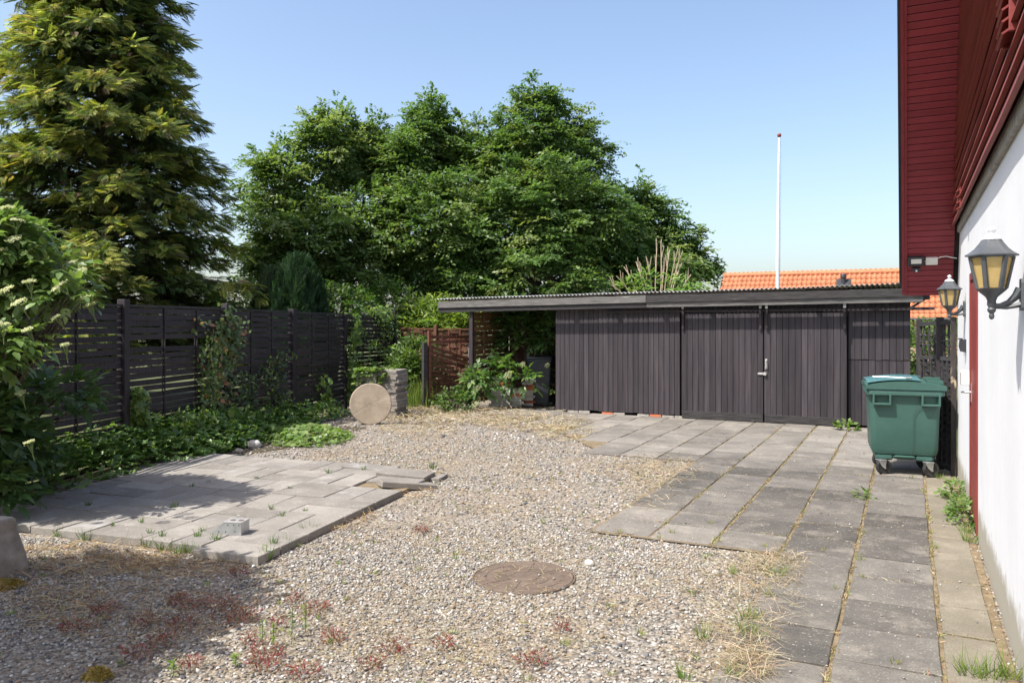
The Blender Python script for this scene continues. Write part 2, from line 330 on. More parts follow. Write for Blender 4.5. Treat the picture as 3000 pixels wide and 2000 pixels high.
# ---- concrete slab paving
COLS = [(-.075, -.335), (-.36, -.862), (-.888, -1.385), (-1.405, -1.905), (-1.93, -2.425), (-2.445, -2.935)]
x = -2.955
while x > -9.2: COLS.append((x, x - .5)); x -= .515
def xb(y):
    P_ = [(-.3, -3.6), (-.2, -4.35), (.9, -4.9), (2.08, -5.8), (2.82, -6.7), (3.6, -9.3), (6, -9.6)]
    if y < P_[0][0]: return -2.94
    for (y0, x0), (y1, x1) in zip(P_, P_[1:]):
        if y <= y1: return x0 + (x1 - x0) * (y - y0) / (y1 - y0)
    return -9.6
SLABS = []
def slab_mesh(mb, x0, x1, y0, y1, zt, th=.05, irr=.004, tilt=.0):
    n = 3; pts = []
    def e(): return random.uniform(-irr, irr)
    for k in range(n): pts.append((x0 + (x1 - x0) * k / n, y0 + e()))
    for k in range(n): pts.append((x1 + e(), y0 + (y1 - y0) * k / n))
    for k in range(n): pts.append((x1 - (x1 - x0) * k / n, y1 + e()))
    for k in range(n): pts.append((x0 + e(), y1 - (y1 - y0) * k / n))
    m = len(pts); cx, cy = (x0 + x1) / 2, (y0 + y1) / 2; tx, ty = random.uniform(-tilt, tilt), random.uniform(-tilt, tilt)
    def z(p): return zt + (p[0] - cx) * tx + (p[1] - cy) * ty
    c = .005; V = [(*p, zt - th) for p in pts] + [(*p, z(p) - c) for p in pts]
    V += [(p[0] + (cx - p[0]) * c / .25, p[1] + (cy - p[1]) * c / .25, z(p)) for p in pts]
    F = [tuple(range(2 * m, 3 * m))] + [(k * m + i, k * m + (i + 1) % m, (k + 1) * m + (i + 1) % m, (k + 1) * m + i) for k in range(2) for i in range(m)]
    mb.add(V, F); return mb
bed = MB(); bv = [(-.02, -13.5), (-.02, 4.15), (-9.2, 4.15), (-9.2, 3.75), (-6.6, 2.6), (-4.5, .1), (-3.0, -.1), (-2.96, -4.15), (-1.4, -4.15), (-1.4, -13.5)]
bed.add([(a, b, .015) for a, b in bv], [tuple(range(len(bv)))])
paving = struct(bed.build('concrete_paving', M['soil']), 'weathered grey concrete slab paving with weedy joints')
for ci, (x0, x1) in enumerate(COLS):
    off = [.0, .12, .0, .02, -.02, .03][ci] if ci < 6 else random.uniform(-.04, .04)
    y = -13.4 + off if ci < 3 else -4.12 + off * .3
    if ci >= 6: y = -.32 + off * .3
    k = 0
    while y < 4.05:
        L = .515 if ci else (.5 if k % 3 else .78)
        y1 = min(y + L, 4.15); cy = (y + y1) / 2
        if (x0 + x1) / 2 > xb(cy) and y1 - y > .15 and not (ci == 0 and y > -.25):
            mb = slab_mesh(MB(), x1, x0, y, y1 - .012, .026 + random.uniform(-.004, .004), .05, .004, .008)
            s = mb.build('slab', M['slab_edge'] if ci == 0 else (M['slab_pale'] if cy > .15 + random.uniform(-.3, .3) or (ci == 5 and cy < -3) or (cy < -3.85 and ci > 2) else M['slab']), paving); SLABS.append((x1, x0, y, y1))
        y += L + (.004 if ci else .01); k += 1

# ---- raised patio of basket-woven pavers
PO = Vector((-4.83, -6.0, 0)); E1 = Vector((-.9935, -.1136, 0)); E2 = Vector((-.1564, .9877, 0))
def PT(a, b, z=0.0):
    p = PO + E1 * a + E2 * b; return Vector((p.x, p.y, z))
mb = MB(); mb.prism([(.03, .03), (3.9, .03), (3.9, 3.55), (.03, 3.55)], (PO.x, PO.y, .002), E1, E2, (0, 0, .035))
patio = struct(mb.build('patio', M['soil']), 'raised patio of pinkish concrete pavers laid in basket weave')
NI, NJ, MD = 6, 6, .6
for i in range(NI):
    for j in range(NJ):
        hor = (i + j) % 2 == 0
        for k in range(2):
            a0, a1, b0, b1 = (i * MD, i * MD + MD, j * MD + k * .3, j * MD + k * .3 + .3) if hor else (i * MD + k * .3, i * MD + k * .3 + .3, j * MD, j * MD + MD)
            if i == 0 and j == 0: b0 -= .1; b1 -= .1 * (1 - k)
            if i == 0 and j == 5 : continue
            if i == 0 and j == 4 and k == 0: continue
            q = slab_mesh(MB(), a0 + .005, a1 - .005, b0 + .005, b1 - .005, .064 + random.uniform(-.004, .004), .06, .003, .012)
            q.v = [tuple(PT(v[0], v[1], v[2])) for v in q.v]; q.f = [f[::-1] for f in q.f]
            q.build('paver', M['paver_grey'] if random.random() < .16 else M['paver'], patio)
def in_patio(x, y, pad=0.0):
    dx, dy = x - PO.x, y - PO.y; a = dx * E1.x + dy * E1.y; b = dx * E2.x + dy * E2.y
    return (a > -pad) & (a < 3.75) & (b > -pad) & (b < 3.6 + pad) & ~((a < .6) & (b > 3.0))
def in_paving(x, y, pad=0.0):
    x = np.asarray(x); y = np.asarray(y); r = np.zeros(x.shape, bool)
    edge = np.where(y < -4.12, -1.385, np.vectorize(xb)(y)); return x > edge + pad
# loose pavers at the patio's far right corner
def loose(loc, rot, label, mat='paver'):
    q = slab_mesh(MB(), -.3, .3, -.15, .15, .06, .06, .003, 0); o = q.build('paver_slab', M[mat]); o.location = loc; o.rotation_euler = rot
    return tag(o, label, 'paver', 'loose pavers at the patio corner')
loose(PT(.12, 2.74, .012), (R_(-4), R_(8), R_(48)), 'loose pinkish paver slipped off the patio edge and lying tilted')
loose(PT(.33, 3.17, .03), (R_(2), R_(2), R_(6)), 'loose pinkish paver jutting out over the far corner of the patio')
loose(PT(.22, 3.3, -.03), (0, R_(-2), R_(12)), 'half-hidden paver under the jutting paver at the patio corner')
loose(PT(.93, 3.42, .012), (0, R_(2), R_(8)), 'whitish stained paver at the back edge of the patio', 'paver_grey')

# ================================================================ HOUSE on the right
SL = 1.3                                                  # roof rise per metre
def rz(y): return 2.23 - SL * y                          # soffit height along the gable (y < 0)
house = thing('white_house', 'white rendered house with dark red timber gable and deep red eaves on the right', 'house', (0, -6, 0))
YR = -6.6
DY0, DY1, DZ = -3.02, -2.16, 2.24
mb = MB()
mb.prism([(0, 0), (0, 2.23), (-.5, 2.95), (-13.0, 2.95), (-13.0, 0), (DY0, 0), (DY0, DZ), (DY1, DZ), (DY1, 0)], (0, 0, 0), (0, 1, 0), (0, 0, 1), (.3, 0, 0))
wall = mb.build('wall', M['white_render'], house)
mb = MB(); mb.box(.3, 6, -.3, 0, 0, 2.2); mb.build('end_wall', M['white_render'], house)
mb = MB(); mb.prism([(-.35, 2.8), (-13, 2.8), (YR, rz(YR) - .1)], (.02, 0, 0), (0, 1, 0), (0, 0, 1), (.2, 0, 0)); mb.build('gable_wall', M['clad_paint'], house)
mb = MB(); mb.box(-.03, .0, -12.9, -.52, 2.78, 2.86, ch=.006); mb.build('mortar_band', M['mortar_grey'], house)
nb = 0; z = 2.845; EX = .112
while z < 5.6:
    ye = -(z - 2.23) / SL + .04; y0 = -12.6
    mb = MB(); prof = [(-.088, 0), (-.062, 0), (-.035, EX + .02), (-.05, EX + .02)]
    n = 14; pv = []
    for k in range(n + 1):
        yy = y0 + (ye - y0) * k / n; w = random.uniform(-.003, .003); pv.append([(p[0] + w, yy - (p[1] / SL if k == n else 0), z + p[1] + w * .6) for p in prof])
    V = [v for r in pv for v in r]; F = [(k * 4 + a, k * 4 + (a + 1) % 4, k * 4 + 4 + (a + 1) % 4, k * 4 + 4 + a) for k in range(n) for a in range(4)] + [(3, 2, 1, 0), (n * 4, n * 4 + 1, n * 4 + 2, n * 4 + 3)]
    mb.add(V, F); mb.build('cladding_board', M['clad_paint'], house); z += EX; nb += 1
# soffit of the rake: boards running across, a barge board along the outer edge
T_ = Vector((0, -1, SL)).normalized(); N_ = Vector((0, -SL, -1)).normalized()      # up the rake; out of the soffit
S0 = Vector((-.55, 0.06, rz(.06)))
pitch = .0765; L_ = 6.4
soff = MB(); soff.prism([(0, -.03), (L_, -.03), (L_, -.2), (0, -.2)], S0 + Vector((.0, 0, 0)), T_, N_, (.545, 0, 0)); soff.build('roof_edge', M['dark_inside'], house)
base_me = None
for k in range(int(L_ / pitch)):
    O = S0 + T_ * (k * pitch + .004)
    w = pitch - .007
    mb = MB(); mb.prism([(0, -.02), (0, -.004), (.004, 0), (w - .004, 0), (w, -.004), (w, -.02)], O + Vector((.03, 0, 0)), T_, N_, (.47, 0, 0)); mb.build('soffit_board', M['red_paint'], house)
mb = MB(); mb.prism([(-.02, .02), (L_, .02), (L_, -.2), (-.02, -.2)], S0 + Vector((-.03, 0, 0)), T_, N_, (.028, 0, 0)); mb.build('barge_board', M['red_paint'], house)
mb = MB(); mb.prism([(-.01, .012), (L_, .012), (L_, -.02), (-.01, -.02)], S0 + Vector((-.0015, 0, 0)), T_, N_, (.03, 0, 0)); mb.build('barge_batten', M['red_paint'], house)
mb = MB(); mb.prism([(-.06, -.2), (L_, -.2), (L_, -.235), (-.06, -.235)], S0 + Vector((-.06, 0, 0)), T_, N_, (1.2, 0, 0)); mb.build('roof_covering', M['dark_plastic'], house)
mb = MB(); mb.prism([(-.05, 0.0), (-.0, 0), (0, -.2), (-.05, -.2)], S0, T_, N_, (.62, 0, 0)); mb.build('eave_board', M['red_paint'], house)
# red door, flush in the wall
dr = MB(); dr.box(.005, .06, DY0 + .06, DY1 - .06, .06, DZ - .06); dr = dr.build('door', M['door_paint'], house)
for (a, b, c, d) in ((DY0, DY0 + .07, 0.05, DZ), (DY1 - .07, DY1, .05, DZ), (DY0 + .07, DY1 - .07, DZ - .07, DZ)):
    mb = MB(); mb.box(-.012, .08, a, b, c, d, ch=.004); mb.build('door_frame', M['door_paint'], house)
mb = MB()
for k in range(7): mb.box(-.001, .006, DY0 + .085 + k * .1, DY0 + .175 + k * .1, .09, DZ - .09, ch=.002)
mb.build('door_planks', M['door_paint'], dr)
mb = MB(); hy = DY1 - .13; mb.tube([(.01, hy, 1.17), (-.055, hy, 1.17), (-.07, hy + .02, 1.168), (-.072, hy + .12, 1.16)], .0095, 8); mb.build('handle', M['steel'], dr, True)
mb = MB(); mb.box(-.006, .004, hy - .02, hy + .02, 1.08, 1.25, ch=.002); mb.build('handle_plate', M['steel'], dr)
mb = MB(); mb.box(-.085, -.012, DY1 - .05, DY1 - .043, 1.23, 1.36, ch=.002); mb.box(-.085, -.078, DY1 - .05, DY1 + .03, 1.23, 1.34, ch=.002); mb.build('latch_plate', M['white_plastic'], dr)
# louvred vents on the gable, seen edge on
def vent(y, z, h, w=.34, e=0.0):
    v = MB(); v.box(-.135 + e, -.05, y - w / 2, y - w / 2 + .02, z, z + h, ch=.003)
    vo = v.build('vent', M['door_paint'], house); v2 = MB(); v2.box(-.135 + e, -.05, y + w / 2 - .02, y + w / 2, z, z + h, ch=.003); v2.build('vent_side', M['door_paint'], vo)
    k = 0
    while z + k * .055 < z + h - .03:
        q = MB(); q.prism([(-.165 + e, 0), (-.155 + e, -.006), (-.05, .04), (-.055, .047)], (0, y - w / 2 + .02, z + k * .055), (1, 0, 0), (0, 0, 1), (0, w - .04, 0)); q.build('louvre', M['door_paint'], vo); k += 1
vent(-6.1, 3.14, .6, .3, .04); vent(-2.0, 2.85, .2, .16, .05)

# ---- lanterns
def lantern(y, label):
    zb = 1.93; L = thing('wall_lantern', label, 'lantern', (0, y, zb), 'lanterns on the white house wall')
    c = Vector((-.142, y, zb))
    mb = MB(); mb.prism([(-.035, -.075), (.035, -.075), (.042, -.06), (.042, .06), (.035, .08), (-.035, .08), (-.042, .06), (-.042, -.06)], (0, y, zb), (0, 1, 0), (0, 0, 1), (-.022, 0, 0)); mb.build('wall_plate', M['lamp_metal'], L)
    mb = MB(); pts = [(-.02, 0, .03), (-.04, 0, -.005), (-.07, 0, -.035), (-.105, 0, -.05), (-.142, 0, -.052)]
    mb.tube([(p[0], y, zb + p[2]) for p in pts], [.024, .019, .014, .012, .012], 8); mb.tube([(-.02, y, zb - .045), (-.08, y, zb - .06), (-.142, y, zb - .056)], [.016, .01, .009], 6); mb.build('arm', M['lamp_metal'], L, True)
    mb = MB(); mb.lathe([(.003, -.118), (.012, -.112), (.015, -.1), (.011, -.088), (.02, -.078), (.023, -.068), (.016, -.058), (.024, -.045), (.022, -.025), (.03, -.008), (.055, .012), (.075, .028), (.079, .034)], (0, 0, 0), 18); mb.v = [tuple(c + Vector((v[0] * .86, v[1] * .86, v[2]))) for v in mb.v]; mb.build('base', M['lamp_metal'], L, True)
    zs0, zs1, r0, r1 = .034, .19, .064, .096
    for k in range(6):
        a0 = R_(60 * k + 4); a1 = R_(60 * k + 64); q = []
        for a, r, zz in ((a0, r0, zs0), (a1, r0, zs0), (a1, r1, zs1), (a0, r1, zs1)): q.append(c + Vector((r * math.cos(a), r * math.sin(a), zz)))
        ctr = sum(q, Vector()) / 4; nn = (q[1] - q[0]).cross(q[3] - q[0]).normalized(); q2 = [ctr + (p - ctr) * .97 - nn * .004 for p in q]
        mb = MB(); mb.add(q2 + [p - nn * .003 for p in q2], [(0, 1, 2, 3), (7, 6, 5, 4), (0, 4, 5, 1), (1, 5, 6, 2), (2, 6, 7, 3), (3, 7, 4, 0)]); mb.build('pane', M['amber'], L)
        mb = MB(); p0 = q[0]; p3 = q[3]; rad = Vector((math.cos(a0), math.sin(a0), 0)); tg = Vector((-math.sin(a0), math.cos(a0), 0))
        mb.prism([(-.0115, -.006), (.0115, -.006), (.0095, .006), (-.0095, .006)], p0, tg, rad, p3 - p0); mb.build('frame_bar', M['lamp_metal'], L)
    mb = MB(); mb.lathe([(.097, .186), (.101, .197), (.117, .194), (.118, .2), (.093, .216), (.074, .233), (.057, .255), (.046, .272), (.04, .279), (.0, .279)], c, 6, R_(4)); mb.build('roof', M['lamp_metal'], L)
    mb = MB(); mb.lathe([(.043, .276), (.04, .286), (.026, .297), (.012, .303), (.009, .309), (.015, .315), (.019, .324), (.015, .333), (.007, .34), (.002, .341)], c, 14); mb.build('finial', M['lamp_tip'], L, True)
lantern(-5.98, 'large near lantern with amber panes beside the red door frame')
lantern(-1.43, 'small far lantern with amber panes hanging near the house corner')
# ---- black box under the far lantern
b_ = thing('letter_box', 'small black plastic box fixed on the white wall below the far lantern', 'box', (0, -1.48, 1.5))
mb = MB(); mb.prism([(0, 0), (-.05, .01), (-.062, .06), (-.055, .12), (0, .13)], (0, -1.53, 1.5), (1, 0, 0), (0, 0, 1), (0, .1, 0)); mb.build('case', M['dark_plastic'], b_)
mb = MB(); mb.box(-.066, -.03, -1.535, -1.425, 1.625, 1.64, ch=.003); mb.build('lid', M['dark_plastic'], b_)
# ---- floodlight with sensor and junction box under the eaves
def on_soffit(px, py):                                   # a point on the soffit plane seen there
    d = (D(px, py, 1.0) - CAMP); s = (S0 - CAMP).dot(N_) / d.dot(N_); return CAMP + d * s
fl = thing('floodlight', 'black floodlight with white lamp face and sensor under the red eaves', 'floodlight', on_soffit(2684, 765))
def soff_box(px0, px1, py0, py1, d0, d1, ch=.004):
    p = on_soffit((px0 + px1) / 2, (py0 + py1) / 2); k = (p - CAMP).dot(FW) / FPX; w = (px1 - px0) * k / .92; h = (py1 - py0) * k
    m = Matrix.Translation(p) @ Matrix((( 1, 0, 0), (0, -.55, -.83), (0, .83, -.55))).to_4x4() ; q = MB()
    q.box(-w / 2, w / 2, -h / 2, h / 2, d0, d1, M=m, ch=ch); return q
soff_box(2664, 2704, 747, 776, .0, .05).build('housing', M['dark_plastic'], fl)
soff_box(2672, 2697, 752, 767, .049, .055, .001).build('lamp_face', M['white_plastic'], fl)
soff_box(2675, 2694, 779, 791, .02, .05).build('sensor_housing', M['dark_plastic'], fl)
mb = MB(); p = on_soffit(2685, 786); mb.lathe([(.002, .012), (.008, .01), (.012, 0), (.012, -.01)], p + N_ * .055, 12, M=N_.to_track_quat('Z', 'Y').to_matrix()); mb.build('sensor_eye', M['lamp_tip'], fl, True)
jb = thing('junction_box', 'grey white cable box with a cable beside the floodlight', 'box', on_soffit(2729, 762))
soff_box(2715, 2744, 751, 773, .0, .04).build('case', M['white_plastic'], jb)
mb = MB(); pts = [on_soffit(2742, 757) + N_ * .02, on_soffit(2755, 751) + N_ * .015, on_soffit(2772, 749) + N_ * .012, on_soffit(2790, 753) + N_ * .012, on_soffit(2803, 755) + N_ * .01]; mb.tube(pts, .006, 6); mb.build('cable', M['white_plastic'], jb, True)
mb = MB(); mb.tube([on_soffit(2716, 762) + N_ * .02, on_soffit(2704, 764) + N_ * .02], .005, 6); mb.build('cable', M['white_plastic'], jb, True)

# ================================================================ SHED
SY = 4.19
shed = thing('timber_shed', 'long black timber shed with sliding doors and an open bay at its left end', 'shed', (-3.6, 4.2, 0))
def fz(x):                                               # height of the fascia's top along the front
    return 2.293 + (x + 4.86) * (.0156 if x < -4.86 else .0116)
BP = [(0, 0), (.004, -.004), (.094, -.004), (.098, 0), (.098, .018), (0, .018)]
def boards(x0, x1, y, z0, z1, parent, pitch=.1005, mat='shed_board', zf=None):
    n = max(1, round((x1 - x0) / pitch)); w = (x1 - x0) / n
    for k in range(n):
        a = x0 + k * w; c = .004; ww = w - .0045; dy = random.uniform(-.0015, .0015)
        zz0 = z0 + random.uniform(-.008, .008); zz1 = zf(a) if zf else z1
        q = MB(); q.prism([(0, .02), (0, c), (c, 0), (ww - c, 0), (ww, c), (ww, .02)], (a, y + dy, zz0), (1, 0, 0), (0, 1, 0), (0, 0, zz1 - zz0)); q.build('board', M[mat], parent)
# carcass
mb = MB(); mb.box(-6.78, -.5, SY + .03, SY + .06, .1, 2.15); mb.box(-6.78, -6.74, SY + .06, 8.2, .05, 2.1); mb.box(-.54, -.5, SY + .06, 8.2, 0.05, 2.1); mb.box(-6.78, -.5, 8.16, 8.2, 0.05, 2.0); mb.build('carcass', M['dark_inside'], shed)
left = MB().box(-6.76, -4.34, 4.132, SY + .03, .12, 1.95).build('front_wall', M['dark_inside'], shed)
boards(-6.80, -4.30, 4.11, .075, 2.12, left)
right = MB().box(-1.40, -.5, SY + .022, SY + .03, .12, 1.95).build('front_wall', M['dark_inside'], shed)
boards(-1.425, -.477, 4.17, 1.165, 2.2, right); boards(-1.425, -.477, 4.176, .06, 1.155, right)
over = MB().box(-4.3, -1.43, SY + .022, SY + .03, 1.9, 2.15).build('lintel_wall', M['dark_inside'], shed); boards(-4.3, -1.43, SY, 1.9, 2.2, over)
side = MB().box(-6.815, -6.79, SY + .02, 8.1, .06, 2.1).build('side_wall', M['black_wood'], shed)
def sliding(x0, x1):
    d = MB().box(x0 + .01, x1 - .01, 4.10, 4.15, .06, 1.93).build('sliding_door', M['dark_inside'], shed)
    boards(x0, x1, 4.078, .165, 1.955, d)
    q = MB(); n = 10
    for k in range(6):
        z0 = .035 + k * .0225; q.box(x0 + .005, x1 - .005, 4.062 + random.uniform(0, .006), 4.08, z0, z0 + .0205, ch=.003)
    q.build('kick_board', M['old_black_wood'], d); return d
d1 = sliding(-4.262, -2.805); d2 = sliding(-2.79, -1.44)
for xx, dd in ((-4.23, d1), (-2.85, d1), (-2.745, d2), (-1.475, d2)):
    q = MB(); q.box(xx - .02, xx + .02, 4.035, 4.06, 1.66, 2.09, ch=.003)
    for zz in (1.69, 1.76, 1.87): q.lathe([(.008, 0), (.008, .006), (.004, .01)], (xx, 4.036, zz), 8, M=Matrix.Rotation(R_(90), 3, 'X'))
    q.build('hanger_strap', M['black_wood'], dd)
    q = MB(); q.box(xx - .024, xx + .024, 4.027, 4.034, 2.04, 2.12, ch=.002); q.build('hanger_plate', M['steel'], dd)
mb = MB(); mb.prism([(0, 0), (.04, 0), (.04, .045), (0, .045)], (-5.75, 4.02 + .045, 1.965), (0, 1, 0), (0, 0, 1), (5.62, 0, .03)); mb.build('door_rail', M['black_wood'], shed)
hx = -2.755
mb = MB(); mb.box(hx - .02, hx + .02, 4.066, 4.078, .97, 1.15, ch=.003); hp = mb.build('handle_plate', M['rusty_steel'], d2)
mb = MB(); mb.tube([(hx, 4.07, 1.13), (hx, 4.03, 1.11), (hx, 4.03, 1.01), (hx, 4.07, .99)], .009, 8); mb.build('handle', M['rusty_steel'], d2, True)
mb = MB(); mb.box(-2.9, -2.74, 4.055, 4.078, .87, .905, ch=.003); mb.box(-2.80, -2.75, 4.035, 4.06, .86, .915, ch=.003); mb.build('bolt', M['rusty_steel'], d2)
# brick footing seen under the left wall
xx = -6.78; k = 0
while xx < -4.35:
    q = MB(); q.box(xx, xx + .225, 4.098, 4.13, .0, .062 + random.uniform(-.006, .006), ch=.006)
    if k not in (0, 3, 6): q.build('footing_brick', M['brick_red'] if k in (4, 8) else M['mortar_grey'], shed)
    xx += .238; k += 1
# roof: fascia boards, corrugated sheets, rafters
FYF = 3.81
for (xa, xb_) in ((-9.36, -4.865), (-4.857, -.30)):
    n = 12; q = MB(); V = []; 
    for k in range(n + 1):
        X = xa + (xb_ - xa) * k / n; zt = fz(X) + random.uniform(-.002, .002); zb = zt - .132 + random.uniform(-.002, .002); V += [(X, FYF, zb), (X, FYF - .0, zt), (X, FYF + .025, zt), (X, FYF + .025, zb)]
    F = [(k * 4 + a, k * 4 + (a + 1) % 4, k * 4 + 4 + (a + 1) % 4, k * 4 + 4 + a) for k in range(n) for a in range(4)] + [(3, 2, 1, 0), (n * 4, n * 4 + 1, n * 4 + 2, n * 4 + 3)]
    q.add(V, [f[::-1] for f in F]); q.build('fascia_board', M['fascia'] if xa < -6 else M['old_black_wood'], shed)
    q = MB(); q.add([(X, y_, fz(X) - dz) for X in (xa, xb_) for (y_, dz) in ((FYF + .03, .225), (FYF + .03, .10), (FYF + .05, .10), (FYF + .05, .225))], [(0, 1, 5, 4), (1, 2, 6, 5), (2, 3, 7, 6), (3, 0, 4, 7), (3, 2, 1, 0), (4, 5, 6, 7)])
    q.build('lower_fascia', M['old_black_wood'] if xa < -6 else M['fascia'], shed)
def roofz(x, y): return fz(x) + .062 + max(0, x + 2.2) * .02 - (y - 3.8) * .05
xx = -9.40
while xx < -.3:
    x1 = min(xx + .84, -.27); n = round((x1 - xx) / .0095); V = []; F = []
    dz = random.uniform(-.004, .004); yy0 = 3.842 + random.uniform(-.004, .004)
    for k in range(n + 1):
        X = xx + (x1 - xx) * k / n; s = .014 * math.sin(2 * math.pi * X / .076)
        for y_ in (yy0, 5.9, 8.35):
            V.append((X, y_, roofz(X, y_) + s + dz)); V.append((X, y_, roofz(X, y_) + s + dz - .004))
    for k in range(n):
        for j in range(2):
            a = k * 6 + j * 2; b = a + 6; F += [(a, b, b + 2, a + 2), (a + 1, a + 3, b + 3, b + 1)]
        a = k * 6; F += [(a, a + 1, a + 7, a + 6), (a + 4, a + 10, a + 11, a + 5)]
    q = MB(); q.add(V, F); q.build('roof_sheet', M['sheet'], shed, True); xx = x1 - .02 if x1 < -.28 else 9
for X in [-9.2 + .9 * k for k in range(10)] + [-.36]:
    q = MB(); z0 = fz(X) - .14; q.box(X - .025, X + .025, FYF + .056, 8.2, z0, z0 + .12); q.build('rafter', M['old_black_wood'], shed)
q = MB(); q.box(-.30, -.2, 4.02, 4.07, 2.16, 2.28, ch=.006, M=None); q.build('rafter', M['old_black_wood'], shed)
q = MB(); q.prism([(0, 0), (.22, .16), (.22, .2), (0, .05)], (-.48, 4.05, 2.0), (1, 0, 0), (0, 0, 1), (0, .06, 0)); q.build('bracket', M['old_black_wood'], shed)
# open bay: posts, woven side panel, back wall
def slat(P0, P1, z, h, amp, ph, waves, t=.007, tilt=0.0, n=14, twist=0.0):
    P0 = Vector(P0); P1 = Vector(P1); dv = P1 - P0; nn = Vector((-dv.y, dv.x, 0)).normalized(); V = []
    for k in range(n + 1):
        s = k / n; p = P0 + dv * s + nn * (amp * math.sin(math.pi * waves * s + ph)); zz = z + tilt * (s - .5) + P0.z + (P1.z - P0.z) * s - (P0.z + dv.z * s)
        sag = .004 * math.sin(7 * s + ph * 3 + z * 31)
        for (o, hz) in ((-t / 2, 0), (t / 2, 0), (t / 2, h), (-t / 2, h)): V.append((p.x + nn.x * o, p.y + nn.y * o, zz + hz + sag + p.z))
    F = [(k * 4 + a, k * 4 + (a + 1) % 4, k * 4 + 4 + (a + 1) % 4, k * 4 + 4 + a) for k in range(n) for a in range(4)] + [(3, 2, 1, 0), (n * 4, n * 4 + 1, n * 4 + 2, n * 4 + 3)]
    q = MB(); q.add(V, F); return q
BX = -8.62
for (a, b) in ((BX, 3.95), (BX, 5.55), (-6.9, 5.6)):
    q = MB(); q.box(a - .04, a + .04, b - .04, b + .04, 0, 2.08, ch=.004); q.build('bay_post', M['black_wood'] if b < 5 else M['red_wood'], shed)
pn = MB().box(BX + .012, BX + .03, 4.44, 4.475, .1, 2.05).build('side_panel', M['brown_wood'], shed)
z = .12; k = 0
while z < 2.0: slat((BX, 3.99, 0), (BX, 5.51, 0), z, .088, .014, k * math.pi, 2).build('slat', M['brown_wood'], pn); z += .1; k += 1
MB().box(BX - .03, BX - .012, 4.95, 4.985, .1, 2.05).build('batten', M['brown_wood'], pn)
bw = MB().box(-8.58, -6.84, 5.62, 5.64, .05, 2.08).build('bay_back_wall', M['dark_inside'], shed)
for k in range(17): MB().box(-8.57, -6.85, 5.6 + (k % 2) * .004, 5.618, .08 + k * .118, .08 + k * .118 + .112, ch=.003).build('board', M['red_wood'], bw)

# ---- black wheelie bin in the bay, with brick piles
def bin_at(px, py):
    p = G(px, py); return Vector((p.x, p.y, .03))
p = bin_at(1592, 1188); p.y = min(p.y, 5.1)
wb = thing('wheelie_bin', 'black wheelie bin standing in the open bay of the shed', 'bin', p)
def loft(mb, secs, cap=True):
    n = len(secs[0]); V = [v for s in secs for v in s]; F = [(i * n + k, i * n + (k + 1) % n, (i + 1) * n + (k + 1) % n, (i + 1) * n + k) for i in range(len(secs) - 1) for k in range(n)]
    if cap: F += [tuple(range(n - 1, -1, -1)), tuple(range((len(secs) - 1) * n, len(secs) * n))]
    mb.add(V, F); return mb
def rrect(cx, cy, hx, hy, r, z, n=4):
    out = []
    for (sx, sy, a0) in ((1, 1, 0), (-1, 1, 90), (-1, -1, 180), (1, -1, 270)):
        for k in range(n + 1):
            a = R_(a0 + 90 * k / n); out.append((cx + sx * (hx - r) + r * math.cos(a), cy + sy * (hy - r) + r * math.sin(a), z))
    return out
def wheelie(o, p):
    def S(hx, hy, z, r=.04): return [(v[0] + p.x, v[1] + p.y, v[2] + p.z) for v in rrect(0, 0, hx, hy, r, z)]
    loft(MB(), [S(.19, .2, .06), S(.235, .25, .55), S(.255, .28, .95)]).build('body', M['black_bin'], o, True)
    loft(MB(), [S(.27, .295, .92), S(.275, .3, .93), S(.275, .3, .975), S(.265, .29, .985)]).build('rim', M['black_bin'], o, True)
    loft(MB(), [S(.28, .31, .988), S(.285, .315, 1.0), S(.27, .3, 1.03), S(.2, .2, 1.055)]).build('lid', M['black_bin'], o, True)
    q = MB(); q.tube([(p.x - .2, p.y + .33, p.z + .97), (p.x + .2, p.y + .33, p.z + .97)], .014, 8); q.build('grip', M['black_bin'], o, True)
    for s in (-1, 1):
        q = MB(); q.lathe([(.03, -.02), (.09, -.022), (.1, -.012), (.1, .012), (.09, .022), (.03, .02)], (p.x + s * .23, p.y + .22, p.z + .07), 16, M=Matrix.Rotation(R_(90), 3, 'Y')); q.build('wheel', M['rubber'], o, True)
wheelie(wb, p); wb.rotation_euler.z = R_(14)
def brick_pile(px, py, nw, nh, label, seed):
    r = random.Random(seed); p = G(px, py); base = Vector((p.x, min(p.y, 5.3), .03))
    for j in range(nh):
        for i in range(nw):
            if j == nh - 1 and r.random() < .3: continue
            q = MB(); q.box(-.114, .114, -.054, .054, 0, .054, ch=.004); o = q.build('brick', M['brick_red'] if r.random() < .12 else M['brick_white'])
            o.location = base + RT * (i * .235 + r.uniform(-.012, .012) + (.05 if j % 2 else 0)) + Vector((0, r.uniform(-.015, .015), j * .0555)); o.rotation_euler.z = YAW + r.uniform(-.06, .06)
            tag(o, label, 'brick', label.split(' in ')[0] + ' pile')
brick_pile(1448, 1193, 2, 12, 'pale brick in the taller stack left of the white brick pile in the bay', 3)
brick_pile(1511, 1195, 1, 7, 'whitish brick in the low stack below the elder leaves beside the wheelie bin', 5)
brick_pile(1545, 1192, 1, 11, 'white brick in the narrow stack touching the wheelie bin', 6)

